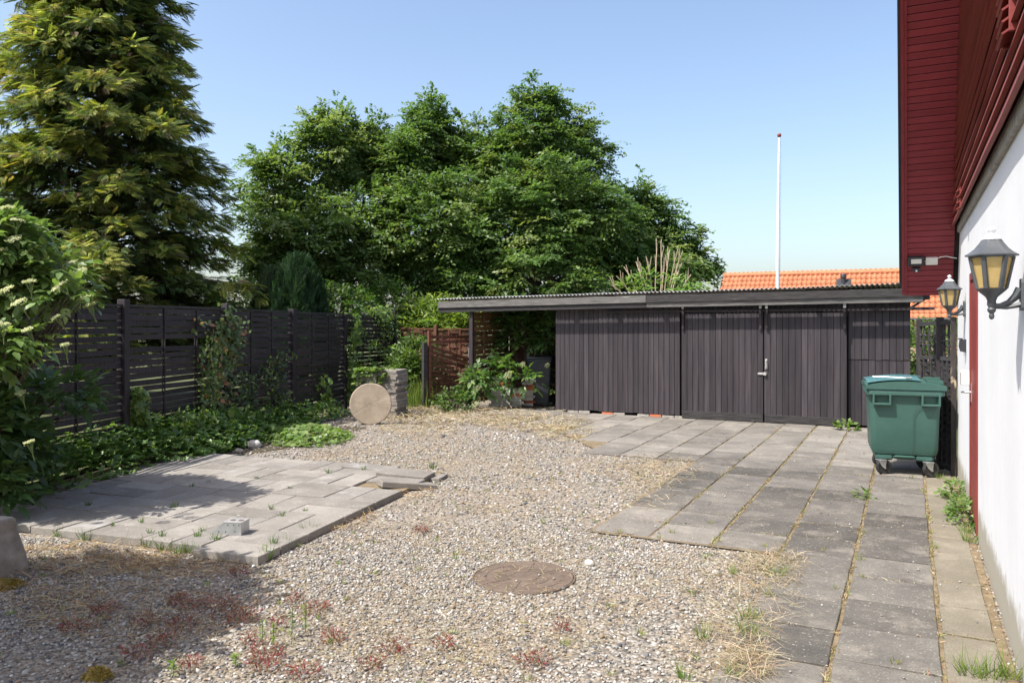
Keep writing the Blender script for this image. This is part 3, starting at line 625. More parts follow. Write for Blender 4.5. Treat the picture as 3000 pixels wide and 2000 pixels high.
# ================================================================ BIG GREEN WASTE CONTAINER
ct = thing('waste_container', 'green four-wheeled plastic waste container with blue-green lid beside the house', 'container', (-.545, -.32, .026))
ct.rotation_euler.z = R_(6)
WL[ct.name] = Vector((0, 0, 0))                          # its parts are built in its own frame
def RR(hx, y0, y1, r, z): return rrect(0, (y0 + y1) / 2, hx, (y1 - y0) / 2, r, z, 5)
body = loft(MB(), [RR(.28, .10, .62, .05, .235), RR(.335, .055, .68, .06, .245), RR(.352, .035, .695, .06, .30), RR(.36, .02, .71, .06, .6), RR(.374, .0, .725, .06, .955)]).build('body', M['green_plastic'], ct, True, ang=50)
for s in (-1, 1):
    q = MB(); q.box(s * .21 - .095, s * .21 + .095, .06, .66, .17, .246, ch=.02); q.build('wheel_mount', M['green_plastic'], ct, True)
q = MB(); q.box(-.13, .13, .05, .67, .185, .25, ch=.03); q.build('keel', M['green_plastic'], ct, True)
loft(MB(), [RR(.385, -.02, .745, .05, .925), RR(.405, -.05, .77, .05, .935), RR(.41, -.055, .775, .05, .985), RR(.40, -.045, .765, .05, 1.0)]).build('rim', M['green_plastic'], ct, True, ang=50)
for cx in (-.245, .262):                                  # lifting pockets: open frames below the rim
    q = MB(); w, y0, y1 = .098, -.062, .0
    q.box(cx - w, cx - w + .022, y0, y1, .835, .94, ch=.004); q.box(cx + w - .022, cx + w, y0, y1, .835, .94, ch=.004); q.box(cx - w, cx + w, y0 - .001, y1, .818, .84, ch=.004); q.box(cx - w + .02, cx + w - .02, y0 + .02, y1, .925, .945, ch=.003)
    q.build('lifting_pocket', M['green_plastic'], ct)
def lidz(x, y):
    e = 1.02 + .075 * max(0, 1 - (x / .5) ** 2) + .02 * math.sin((y + .05) / .82 * math.pi); return e
def lid_surface(x0, x1, y0, y1, dz, th, nx=18, ny=8, zfun=lidz):
    V = []; F = []
    for k in range(2):
        for i in range(nx + 1):
            for j in range(ny + 1):
                X = x0 + (x1 - x0) * i / nx; Y = y0 + (y1 - y0) * j / ny; V.append((X, Y, zfun(X, Y) + dz - k * th))
    S = (nx + 1) * (ny + 1); I = lambda i, j, k=0: k * S + i * (ny + 1) + j
    for i in range(nx):
        for j in range(ny): F += [(I(i, j), I(i + 1, j), I(i + 1, j + 1), I(i, j + 1)), (I(i, j, 1), I(i, j + 1, 1), I(i + 1, j + 1, 1), I(i + 1, j, 1))]
    for i in range(nx): F += [(I(i, 0), I(i, 0, 1), I(i + 1, 0, 1), I(i + 1, 0)), (I(i, ny), I(i + 1, ny), I(i + 1, ny, 1), I(i, ny, 1))]
    for j in range(ny): F += [(I(0, j), I(0, j + 1), I(0, j + 1, 1), I(0, j, 1)), (I(nx, j), I(nx, j, 1), I(nx, j + 1, 1), I(nx, j + 1))]
    return MB().add(V, F)
lid_surface(-.415, .42, -.06, .78, .0, .045).build('lid', M['green_plastic'], ct, True)
q = MB(); q.prism([(-.415, 1.0), (.42, 1.0), (.42, 1.04), (.28, 1.062), (0, 1.09), (-.28, 1.062), (-.415, 1.035)], (0, -.066, 0), (1, 0, 0), (0, 0, 1), (0, .012, 0)); q.build('lid_skirt', M['green_plastic'], ct)
lid_surface(-.40, .16, -.05, .35, .022, .006, 14, 6, lambda x, y: lidz(x, y) + .01 * max(0, -x)).build('lid_flap', M['lid_blue'], ct, True)
lid_surface(-.405, .2, .36, .76, .03, .006, 14, 6, lambda x, y: lidz(x, y)).build('lid_flap', M['lid_blue'], ct, True)
q = MB(); q.box(.22, .40, .02, .03, 1.06, 1.105, ch=.003); q.box(.22, .23, .02, .3, 1.06, 1.12, ch=.003); q.box(.39, .40, .02, .3, 1.04, 1.105, ch=.003); q.box(.22, .40, .29, .3, 1.06, 1.13, ch=.003); q.build('lid_grip', M['green_plastic'], ct)
q = MB(); q.tube([(-.33, .1, 1.135), (-.1, .02, 1.135), (.02, 0, 1.13), (.04, .0, 1.132)], .006, 6); q.tube([(.0, -.02, 1.135), (.07, -.015, 1.135)], .012, 8); q.build('locking_bar', M['steel'], ct, True)
q = MB(); pts = [(.08, .03, .23)] + [(.083, .012, .3), (.09, .006, .5), (.095, .002, .68)] + [(.095 + .15 * (1 - math.cos(R_(a))), 0.0 - .002, .68 + .13 * math.sin(R_(a))) for a in range(15, 91, 15)] + [(.36, -.001, .812)]
q.tube(pts, .0022, 5); q.build('mould_seam', M['dark_plastic'], ct)
for (wx, wy, a) in ((-.245, .06, 28), (.245, .05, 22), (-.245, .62, 20), (.245, .62, 25)):
    T = Matrix.Translation((wx, wy, 0)) @ Matrix.Rotation(R_(a), 4, 'Z')
    fk = MB(); fk.box(-.045, .045, -.05, .05, .165, .178, ch=.003, M=T); fk.lathe([(.03, .145), (.035, .15), (.035, .168)], (wx, wy, 0), 12)
    for s in (-1, 1): fk.prism([(-.045, .16), (.045, .16), (.035, .1), (.015 + .025, .07), (.02, .07), (-.02, .11)], T @ Vector((-.0, s * .034 - .003, 0)), T.to_3x3() @ Vector((1, 0, 0)), (0, 0, 1), T.to_3x3() @ Vector((0, .005, 0)))
    cs = fk.build('caster', M['steel'], ct)
    ax = T @ Vector((.03, 0, .09)); R3 = T.to_3x3() @ Matrix.Rotation(R_(90), 3, 'X')
    wh = MB(); wh.lathe([(.06, -.022), (.078, -.026), (.088, -.02), (.09, 0), (.088, .02), (.078, .026), (.06, .022)], ax, 24, M=R3); wh.build('tyre', M['rubber'], cs, True)
    hb = MB(); hb.lathe([(.004, -.03), (.016, -.03), (.018, -.014), (.058, -.01), (.061, -.018), (.061, .018), (.058, .01), (.018, .014), (.016, .03), (.004, .03)], ax, 16, M=R3); hb.build('hub', M['dark_plastic'], cs, True)

# ================================================================ FENCES
POSTS = [(-135, 7.69), (362, 10.19), (662, 12.69), (857, 14.3), (1008, 16.5), (1154, 19.0)]
PP = [W((px - 1500) / FPX * Y, Y) for px, Y in POSTS]
TOPZ = []
def zpx(py, Y): return 1.8 - (py - HZ) / FPX * Y
fence = thing('woven_fence', 'tall black woven slat fence along the left side of the yard', 'fence', PP[2])
ptop = [2.06, zpx(877, 10.19), zpx(889, 12.69), zpx(905, 14.3), zpx(921, 16.5), zpx(910, 19)]
for k, p in enumerate(PP):
    h = .055 if k != 3 else .06; ang = math.atan2((PP[min(k + 1, 5)] - PP[max(k - 1, 0)]).y, (PP[min(k + 1, 5)] - PP[max(k - 1, 0)]).x)
    q = MB(); Mx = Matrix.Translation(p) @ Matrix.Rotation(ang, 4, 'Z'); q.box(-h, h, -h, h, -.1, ptop[k], M=Mx, ch=.005); q.build('post', M['black_wood'], fence)
def fence_panel(P0, P1, t0, t1, b0, b1, parent, mat, n=None, missing=(), frame=True, nbat=2, sh=.081, rail='old_black_wood', amp=.016):
    dv = (P1 - P0); L = dv.length; d = dv / L; A = P0 + d * .055; B = P1 - d * .055
    n = n or round((t0 - b0) / .086)
    for k in range(n):
        if k in missing: continue
        s = (k + .0) / n; za = b0 + (t0 - b0) * s; zb = b1 + (t1 - b1) * s; tl = random.uniform(-.006, .006)
        slat(Vector((A.x, A.y, za + tl)), Vector((B.x, B.y, zb - tl)), 0, sh * random.uniform(.80, .98), amp, k * math.pi, nbat + 1, .007, n=16).build('slat', M[mat], parent)
    nn = Vector((-d.y, d.x, 0))
    for k in range(nbat):
        s = (k + 1) / (nbat + 1); p = A + (B - A) * s; za = b0 + (b1 - b0) * s; zb = t0 + (t1 - t0) * s; q = MB()
        for sg in (-1, 1): q.prism([(-.012, -.005), (.012, -.005), (.012, .005), (-.012, .005)], Vector((p.x, p.y, za)) + nn * (sg * .017), d, nn, (0, 0, zb - za))
        q.build('batten', M[mat], parent)
    if frame:
        q = MB()
        q.prism([(-.022, 0), (.022, 0), (.022, .03), (-.022, .03)], Vector((A.x, A.y, t0)), nn, Vector((0, 0, 1)), Vector((B.x - A.x, B.y - A.y, t1 - t0))); q.build('top_rail', M[rail], parent)
rt = [zpx(889, 8.2), zpx(898, 10.19), zpx(907, 12.69), zpx(917, 14.3), zpx(923, 16.5), zpx(931, 19)]
rb = [.28, zpx(1290, 10.19), .05, .06, .1, .1]
fence_panel(PP[0], PP[1], rt[0], rt[1], .0, .0, fence, 'black_wood')
fence_panel(PP[1], PP[2], rt[1], rt[2], .02, .02, fence, 'black_wood', missing=(17,))
fence_panel(PP[2], PP[3], rt[2], rt[3], .06, .08, fence, 'black_wood', nbat=2)
fence_panel(PP[3], PP[4], rt[3], rt[4], .12, .12, fence, 'black_wood', nbat=2)
fence_panel(PP[4], PP[5], rt[4], rt[5], .12, .12, fence, 'black_wood', nbat=2)
# red-brown fence behind the gate
RF0 = PP[5] + Vector((.1, .05, 0)); RF1 = W((1388 - 1500) / FPX * 18.6, 18.6)
rf = thing('low_fence', 'low red-brown woven fence closing the yard behind the path', 'fence', (RF0 + RF1) / 2)
fence_panel(RF0, (RF0 + RF1) / 2, 1.64, 1.62, .2, .2, rf, 'red_wood', rail='red_wood'); fence_panel((RF0 + RF1) / 2, RF1, 1.62, 1.62, .2, .2, rf, 'red_wood', rail='red_wood')
for p in ((RF0 + RF1) / 2, RF1): MB().box(p.x - .04, p.x + .04, p.y - .04, p.y + .04, -.05, 1.72, ch=.004).build('post', M['red_wood'], rf)
# broken red gate
GA = D(1258, 1195, 16.6); GB = D(1378, 1195, 17.2); GA.z = 0; GB.z = 0
gate = thing('broken_gate', 'broken red-brown slat gate with sagging boards half open beside the bay', 'gate', GA)
gd = (GB - GA).normalized(); gn = Vector((-gd.y, gd.x, 0)); GL = (GB - GA).length
def gp(a, z): v = GA + gd * a; return Vector((v.x, v.y, z))
q = MB(); q.prism([(-.03, -.03), (.03, -.03), (.03, .03), (-.03, .03)], gp(0, .02), gd, gn, (0, 0, 1.6)); q.build('stile', M['red_wood'], gate)
q = MB(); q.prism([(-.05, -.05), (.04, -.05), (.04, .04), (-.05, .04)], gp(-.11, -.05), gd, gn, (0, 0, 1.42)); q.build('hinge_post', M['old_black_wood'], gate)
q = MB(); q.prism([(-.035, -.035), (.035, -.035), (.035, .035), (-.035, .035)], gp(GL, -.05), gd, gn, (0, 0, 1.65)); q.build('latch_post', M['fascia'], gate)
for k in range(15):
    z = .08 + k * .098; drop = 0 if k > 12 else (-.30 if k in (10, 11, 12) else -.16 * (k / 10)); ln = GL if k > 10 else GL * random.uniform(.55, .95)
    a = gp(0.03, z); b = gp(ln, z + drop * ln / GL); slat(a, b, 0, .066, .012, k * math.pi, 3, .007, n=10).build('slat', M['red_wood'], gate)
for s in (.3, .65):
    q = MB(); q.prism([(-.012, -.005), (.012, -.005), (.012, .005), (-.012, .005)], gp(GL * s, .05) - gn * .02, gd, gn, (0, 0, 1.5)); q.build('batten', M['red_wood'], gate)
# lattice-topped fence between house corner and shed
lf = thing('lattice_fence', 'battered black fence with arched lattice top between container and house corner', 'fence', (-.1, .3, 0))
LP = [Vector((-.04, .05, 0)), Vector((-.165, .5, 0)), Vector((-.385, 1.1, 0))]
for k, p in enumerate(LP[:3]):
    q = MB(); w = (.03, .042, .035)[k]; q.box(p.x - w, p.x + w, p.y - w, p.y + w, 0, (1.86, 1.86, 1.84)[k], ch=.004); q.build('post', M['peeling'] if k == 0 else M['black_wood'], lf)
def lattice(P0, P1, par, sag=0.0):
    dv = P1 - P0; L = dv.length; d = dv / L; nn = Vector((-d.y, d.x, 0))
    def bar(a, z0, b, z1, w=.022, t=.02, mat='old_black_wood', nm='lattice_bar'):
        A = P0 + d * a; A.z = z0; B = P0 + d * b; B.z = z1; v = (B - A).normalized(); u = nn.cross(v); q = MB(); q.prism([(-w / 2, -t / 2), (w / 2, -t / 2), (w / 2, t / 2), (-w / 2, t / 2)], A, u, nn, B - A); q.build(nm, M[mat], par)
    bar(.04, 1.79, L - .04, 1.79 - sag, .05, .04, nm='rail'); bar(.04, 1.37, L - .04, 1.36 - sag, .05, .04, nm='rail'); bar(.04, .08, L - .04, .08, .05, .04, nm='rail')
    bar(.05, 1.58, L - .05, 1.57 - sag)
    n = max(2, round(L / .16))
    for k in range(1, n): bar(L * k / n, 1.39, L * k / n, 1.77 - sag)
    for k in range(n):                                     # arches
        c = L * (k + .5) / n; r = L / n * .5 - .012
        for (zc, a0) in ((1.70, 180), (1.46, 0)):
            pts = []
            for j in range(7):
                a = R_(a0 + 180 * j / 6); A = P0 + d * (c + r * math.cos(a)); pts.append((A.x, A.y, zc + r * math.sin(a) - sag * .5))
            q = MB(); q.tube(pts, .009, 5); q.build('arch', M['old_black_wood'], par)
    z = .14; k = 0
    while z < 1.3:
        for m in range(4 if k % 2 == 0 else 2):
            if z > 1.3: break
            A = P0 + d * .05; B = P1 - d * .05; slat(Vector((A.x, A.y, z)), Vector((B.x, B.y, z - .01)), 0, .042 if k % 2 == 0 else .034, .012, m * 3.14 + k, 3, .008, n=10).build('slat', M['old_black_wood'], par); z += .046
        z += .012; k += 1
    for s in (.35, .7):
        q = MB(); A = P0 + d * (L * s); q.prism([(-.015, -.022), (.015, -.022), (.015, .022), (-.015, .022)], Vector((A.x, A.y, .1)), d, nn, (0, 0, 1.24)); q.build('batten', M['old_black_wood'], par)
lattice(LP[0], LP[1], lf); lattice(LP[1], LP[2], lf, .02)
q = MB(); q.prism([(-.02, -.015), (.02, -.015), (.02, .015), (-.02, .015)], (-.34, .86, .6), (1, 0, 0), (0, 1, 0), (-.06, .06, .78)); q.build('loose_batten', M['old_black_wood'], lf)

# ================================================================ YARD OBJECTS
# manhole cover
mc = G(1535, 1692); mh = thing('manhole_cover', 'round rusty brown manhole cover set in the gravel', 'manhole cover', (mc.x, mc.y, 0))
mb = MB(); mb.lathe([(.345, -.02), (.35, .006), (.345, .012), (.338, .012), (.334, .009), (0.0, .009)], (mc.x, mc.y, .002), 48); mb.build('plate', M['iron_rust'], mh)
q = MB(); q.lathe([(.353, -.02), (.354, .01), (.362, .01), (.365, -.02)], (mc.x, mc.y, .002), 48); q.f = q.f[:-2]; q.build('frame', M['iron_rust'], mh)
for r in (.1, .185, .27):
    q = MB(); q.lathe([(r - .005, 0), (r - .004, .003), (r + .004, .003), (r + .005, 0)], (mc.x, mc.y, .0105), 40); q.f = q.f[:-2]; q.build('ring', M['iron_rust'], mh)
for k in range(8):
    a = R_(45 * k + 12); q = MB(); dv = Vector((math.cos(a), math.sin(a), 0)); q.prism([(-.004, 0), (.004, 0), (.003, .004), (-.003, .004)], Vector((mc.x, mc.y, .0106)) + dv * .105, Vector((-dv.y, dv.x, 0)), (0, 0, 1), dv * .225); q.build('rib', M['iron_rust'], mh)
# concrete disc leaning on the paver stack
dc = G(1086, 1243); q = MB(); tilt = Matrix.Rotation(YAW + R_(8), 3, 'Z') @ Matrix.Rotation(R_(84), 3, 'X')
pr = [(.0, -.03), (.35, -.03), (.362, -.022), (.365, -.012), (.365, .012), (.36, .024), (.35, .03), (0, .03)]
q.lathe(pr, Vector((dc.x, dc.y, .36)), 56, M=tilt); q.v = [(a + random.uniform(-.002, .002), b, c + random.uniform(-.002, .002)) for a, b, c in q.v]
tag(at_base(q.build('stone_disc', M['disc_stone'])), 'round pebbly concrete disc standing on edge against the paver stack', 'disc')
# stack of pavers behind the disc
st = G(1115, 1222); r = random.Random(4)
for col in range(2):
    for j in range(15 if col else 14):
        q = MB(); q.box(-.3, .3, -.2, .2, 0, .058, ch=.006); o = q.build('stacked_paver', M['concrete'])
        off = RT * (.19 + (-.41 if col == 0 else 0) + r.uniform(-.02, .02) + (j % 2) * .02) + FW * (.16 + r.uniform(-.015, .015)); p = st + off
        o.location = (p.x, p.y, j * .0595); o.rotation_euler.z = YAW + R_(78) + r.uniform(-.05, .05)
        tag(o, 'grey-brown concrete paver stacked beside the fence behind the round disc', 'paver', 'pavers stacked by the fence')
# galvanised shoe on the patio
p = G(690, 1560, .066); sh = thing('steel_shoe', 'small galvanised steel foot with holes lying on the patio edge', 'bracket', p)
mx = Matrix.Translation(p) @ Matrix.Rotation(YAW + R_(-8), 4, 'Z')
q = MB(); pf = [(-.19, 0), (.085, 0), (.085, .1), (-.07, .1)]
q.prism(pf, mx @ Vector((0, -.07, 0)), mx.to_3x3() @ Vector((1, 0, 0)), (0, 0, 1), mx.to_3x3() @ Vector((0, .003, 0))); q.build('side_plate', M['steel'], sh)
q = MB(); q.prism(pf, mx @ Vector((0, .07, 0)), mx.to_3x3() @ Vector((1, 0, 0)), (0, 0, 1), mx.to_3x3() @ Vector((0, .003, 0))); q.build('side_plate', M['steel'], sh)
q = MB(); q.box(.082, .086, -.07, .07, 0, .1, M=mx); q.build('end_plate', M['steel'], sh)
q = MB(); q.box(-.075, .086, -.073, .076, .1, .104, M=mx); tp = q.build('top_plate', M['rusty_steel'], sh)
for a in (-.02, .05):
    q = MB(); q.lathe([(.0, .1045), (.02, .1045), (.024, .106), (.022, .107), (.018, .1062), (0, .1058)], mx @ Vector((a, 0, 0)), 14); q.build('hole', M['iron_rust'], tp)
for (a, b) in ((-.11, .025), (-.05, .025), (.03, .03), (.065, .08), (-.03, .08), (.02, .082)):
    q = MB(); q.lathe([(0, -.001), (.005, -.001), (.005, .001), (0, .001)], mx @ Vector((a, -.0715, b)), 8, M=Matrix.Rotation(YAW + R_(-8), 3, 'Z') @ Matrix.Rotation(R_(90), 3, 'X')); q.build('bolt_hole', M['dark_inside'], sh)
# concrete block at the left edge of the picture
p = G(-120, 1715); q = MB(); q.add([], [])
mx = Matrix.Translation((p.x, p.y, 0)) @ Matrix.Rotation(YAW + R_(-20), 4, 'Z')
secs = [[mx @ Vector((a * (1 - k * .22) + e * .01, b * (1 - k * .22), z)) for (a, b) in ((-.36, -.0), (.1, 0), (.13, .03), (.13, .42), (.1, .45), (-.36, .45))] for k, z, e in ((0, -.02, 0), (.3, .12, 1), (.75, .3, -1), (.95, .385, 0), (1.15, .40, 0))]
loft(q, secs); tag(at_base(q.build('concrete_block', M['concrete'])), 'tapered grey concrete block with yellow lichen at the left edge beside the patio', 'block')
# flagpole
fb = D(2276, 900, 22.0); ft = D(2283, 402, 22.0); fp = thing('flagpole', 'tall white flagpole with a red knob behind the shed', 'flagpole', (fb.x, fb.y, -.03))
q = MB(); q.tube([(fb.x, fb.y, -.03), fb + (ft - fb) * .4, ft], [.055, .045, .028], 12); q.build('pole', M['flag_white'], fp, True)
q = MB(); q.lathe([(.0, -.06), (.03, -.055), (.05, -.03), (.055, 0), (.048, .03), (.025, .05), (0, .056)], ft + Vector((0, 0, .05)), 14); q.build('knob', M['door_paint'], fp, True)
q = MB(); q.tube([ft + RT * .05 + Vector((0, 0, -.1)), (fb + (ft - fb) * .5) + RT * .07, fb + RT * .07], .006, 5); q.build('halyard', M['flag_white'], fp)
# white stones in the gravel and at the ivy
def stone(px, py, s, label, mat='lamp_tip', seed=0):
    r = random.Random(seed); p = G(px, py); q = MB(); n = 10; m = 6; V = []
    for i in range(m + 1):
        th = math.pi * i / m
        for k in range(n):
            a = 2 * math.pi * k / n; rr = s * (1 + r.uniform(-.12, .12)); V.append((p.x + rr * math.sin(th) * math.cos(a) * 1.15, p.y + rr * math.sin(th) * math.sin(a), s * .5 + rr * .75 * math.cos(th)))
    q.add(V, [(i * n + k, (i + 1) * n + k, (i + 1) * n + (k + 1) % n, i * n + (k + 1) % n) for i in range(m) for k in range(n)])
    tag(at_base(q.build('stone', M[mat], None, True, ang=80)), label, 'stone')
stone(2097, 1682, .026, 'round white stone in the gravel close to the slab edge', 'brick_white', 1)
stone(1728, 1655, .034, 'broad pale stone in the gravel right of the manhole cover', 'brick_white', 2)
stone(745, 1312, .095, 'white painted stone half buried in the ivy beside the patio', 'brick_white', 3)
stone(700, 1328, .06, 'grey stone in the ivy in front of the white stone', 'concrete', 4)
stone(1328, 1232, .045, 'small white stone in the dry grass in front of the gate', 'brick_white', 5)
stone(1300, 1235, .035, 'pale stone in the dry grass left of the small white one', 'brick_white', 6)
stone(1255, 1745 - 318, .02, 'small pale stone behind the patio corner', 'brick_white', 7)

# ================================================================ HOUSE WITH ORANGE ROOF BEHIND
EY, RY = 27.0, 29.3; EZ = 1.94; RZ_ = 4.05
def on_y(px, y):
    d = FW + RT * ((px - 1500) / FPX); t = (y - CAMP.y) / d.y; return CAMP.x + t * d.x
HX0 = on_y(2120, RY); HX1 = 8.0
oh = thing('orange_roof_house', 'neighbouring brick house with a bright orange pantile roof behind the shed', 'house', (0, 28, -.4))
def brickwall():
    m, nt, b, out = newmat('brick_wall'); t = nd(nt, 'TexBrick'); mp = nd(nt, 'Mapping'); tc = nd(nt, 'NewGeometry'); cb = nd(nt, 'SeparateXYZ'); co = nd(nt, 'CombineXYZ')
    nt.links.new(tc.outputs['Position'], cb.inputs[0]); nt.links.new(cb.outputs[0], co.inputs[0]); nt.links.new(cb.outputs[2], co.inputs[1]); nt.links.new(co.outputs[0], t.inputs[0])
    t.inputs['Color1'].default_value = (.36, .12, .07, 1); t.inputs['Color2'].default_value = (.46, .18, .11, 1); t.inputs['Mortar'].default_value = (.5, .42, .36, 1); t.inputs['Scale'].default_value = 1
    t.inputs['Brick Width'].default_value = .24; t.inputs['Row Height'].default_value = .067; t.inputs['Mortar Size'].default_value = .012
    nt.links.new(t.outputs[0], b.inputs[0]); b.inputs['Roughness'].default_value = .9; return m
M['brick_wall'] = brickwall()
mb = MB(); mb.box(HX0 + .2, HX1, EY + .35, EY + .6, -.4, EZ + .2); mb.box(HX0 + .2, HX0 + .45, EY + .6, RY + 2, -.4, EZ + .2); mb.build('wall', M['brick_wall'], oh)
mb = MB(); sl = Vector((0, RY - EY, RZ_ - EZ)); SLn = sl.length; sl = sl / SLn; sn = Vector((0, -sl.z, sl.y))
mb.prism([(0, -.03), (SLn, -.03), (SLn, -.12), (0, -.12)], (HX0, EY, EZ), sl, sn, (HX1 - HX0, 0, 0)); mb.prism([(0, 0), (3.2, -2.9), (3.2, -3.0), (0, -.1)], (HX0, RY, RZ_ - .03), (0, 1, 0), (0, 0, 1), (HX1 - HX0, 0, 0)); mb.build('roof_deck', M['dark_inside'], oh)
TW, TLn = .21, .335; tile_me = None; count = 0; rest = MB()
nrow = int(SLn / TLn) + 1; ncol = int((HX1 - HX0) / TW)
def tile_mb(mb, O):
    n = 8; V = []
    for j, (a, lift) in enumerate(((0, .028), (TLn + .04, .0))):
        for k in range(n + 1):
            s = k / n; h = .028 * math.sin(2 * math.pi * s * .98) + .01
            for th in (0, -.012): V.append(O + Vector((s * TW * 1.02, 0, 0)) + sl * a + sn * (h + lift + th))
    S = (n + 1) * 2; F = []
    for k in range(n):
        F += [(k * 2, k * 2 + 2, S + k * 2 + 2, S + k * 2), (k * 2, k * 2 + 1, k * 2 + 3, k * 2 + 2)]
    mb.add(V, F)
cells = []
for j in range(nrow):
    for i in range(ncol):
        O = Vector((HX0 + i * TW, EY, EZ)) + sl * (j * TLn - .02)
        d = O - CAMP; px = 1500 + FPX * d.dot(RT) / d.dot(FW); py = HZ - (O.z + .1 - 1.8) * FPX / d.dot(FW)
        vis = (2100 < px < 2655 and py < 868) or (2640 < px < 2800)
        cells.append((0 if vis else 1, d.length, j, i, O))
cells.sort(key=lambda c: (c[0], c[1]))
tm = None
for n_, (v, dist, j, i, O) in enumerate(cells):
    if v == 0 and count < 300:
        if tm is None:
            q = MB(); tile_mb(q, Vector((0, 0, 0))); me = bpy.data.meshes.new('tile'); me.from_pydata([tuple(x) for x in q.v], [], q.f); me.update(); me.polygons.foreach_set('use_smooth', [True] * len(me.polygons)); me.materials.append(M['orange_tile']); tm = me
        o = bpy.data.objects.new('tile', tm); C.objects.link(o); o.parent = oh; o.location = O - WL[oh.name]; count += 1
    else: tile_mb(rest, O)
rest.build('roof_tiles', M['orange_tile'], oh, True, 'stuff')
q = MB(); q.tube([(HX0 - .02, RY, RZ_ + .02), (HX1, RY, RZ_ + .02)], .1, 10); q.build('ridge', M['orange_tile'], oh, True)
q = MB(); q.prism([(-.02, .03), (SLn, .03), (SLn, -.14), (-.02, -.14)], (HX0 - .03, EY, EZ), sl, sn, (.03, 0, 0)); q.build('barge_board', M['black_wood'], oh)
q = MB(); q.tube([(HX0, EY - .08, EZ - .03), (HX1, EY - .08, EZ - .03)], .06, 8); q.build('gutter', M['dark_plastic'], oh)
vx = on_y(2470, EY + 1.5); vp_ = Vector((vx, EY, EZ)) + sl * 2.3
q = MB(); q.prism([(-.3, -.3), (.3, -.3), (.3, .3), (-.3, .3)], vp_ + sn * .05, Vector((1, 0, 0)), sl, sn * .03); vt = q.build('vent_flashing', M['dark_plastic'], oh)
q = MB(); q.lathe([(.11, -.1), (.1, .25), (.13, .26), (.13, .4), (.1, .44), (0, .45)], vp_ + Vector((0, 0, .05)), 12); q.build('vent_pipe', M['dark_plastic'], vt, True)

# ================================================================ VEGETATION
LEAF_T = np.array([(0, 0, 0), (.45, .3, .06), (1, 0, -.05), (.45, -.3, .06)]); LEAF_F = np.array([(0, 2, 1), (0, 3, 2)])
LEAF6_T = np.array([(0, 0, 0), (.3, .2, .05), (.65, .17, .03), (1, 0, -.12), (.65, -.17, .03), (.3, -.2, .05), (.5, 0, -.0)]); LEAF6_F = np.array([(0, 6, 1), (1, 6, 2), (2, 6, 3), (3, 6, 4), (4, 6, 5), (5, 6, 0)])
_iv = [(0, 0, 0), (.0, .38, .03), (.28, .3, .05), (.45, .55, .0), (.62, .27, .05), (1.05, 0, -.06), (.62, -.27, .05), (.45, -.55, 0), (.28, -.3, .05), (0, -.38, .03), (.35, 0, -.0)]
IVY_T = np.array(_iv); IVY_F = np.array([(10, i, i + 1) for i in range(0, 9)] + [(10, 9, 0)])[:, [0, 2, 1]]
def cols(n, base, var, alt=None, pa=0.0, alt2=None, pb=0.0):
    c = np.tile(np.array(base), (n, 1)); u = rng.random(n)
    if alt is not None: c[u < pa] = alt
    if alt2 is not None: c[(u >= pa) & (u < pa + pb)] = alt2
    return np.clip(c * (1 + rng.normal(0, var, (n, 1))) * (1 + rng.normal(0, var * .3, (n, 3))), .004, 1)
def unit(n):
    v = rv(n); return nrm(v)

def sprays(base, d, nleaf, length, leaf, colr, droop=.25, T=LEAF_T, F=LEAF_F, upj=.45, wid=1.0):
    """flat leafy twigs: nleaf leaves alternating along each twig"""
    N = len(base); k = np.tile(np.arange(nleaf), N); B = np.repeat(base, nleaf, 0); Dd = np.repeat(nrm(d), nleaf, 0); L = np.repeat(np.broadcast_to(length, (N,)), nleaf)
    s = (k + .6) / nleaf; side = np.where(k % 2 == 0, 1.0, -1.0)
    up0 = np.array([0, 0, 1.0]); lat = nrm(np.cross(Dd, up0 + rv(len(Dd), .1)))
    pos = B + Dd * (s * L)[:, None] + np.array([0, 0, -1.0]) * (droop * L * s * s)[:, None] + lat * (side * .02)[:, None]
    ld = nrm(Dd * .7 + lat * (side * .8)[:, None] + rv(len(Dd), .28) + np.array([0, 0, -.2])); up = np.array([-.28, -.42, 1.0]) + rv(len(Dd), upj)
    sc_ = np.repeat(np.broadcast_to(leaf, (N,)), nleaf) * rng.uniform(.7, 1.2, len(Dd))
    cc = np.repeat(colr, nleaf, 0) * (1 + rng.normal(0, .12, (len(Dd), 1)))
    return inst(T, F, pos, ld, up, sc_, np.clip(cc, .003, 1), sc_ * wid)

def limb(mb, pts, r0, r1, n=6):
    m = len(pts); mb.tube(pts, [r0 + (r1 - r0) * k / (m - 1) for k in range(m)], n)

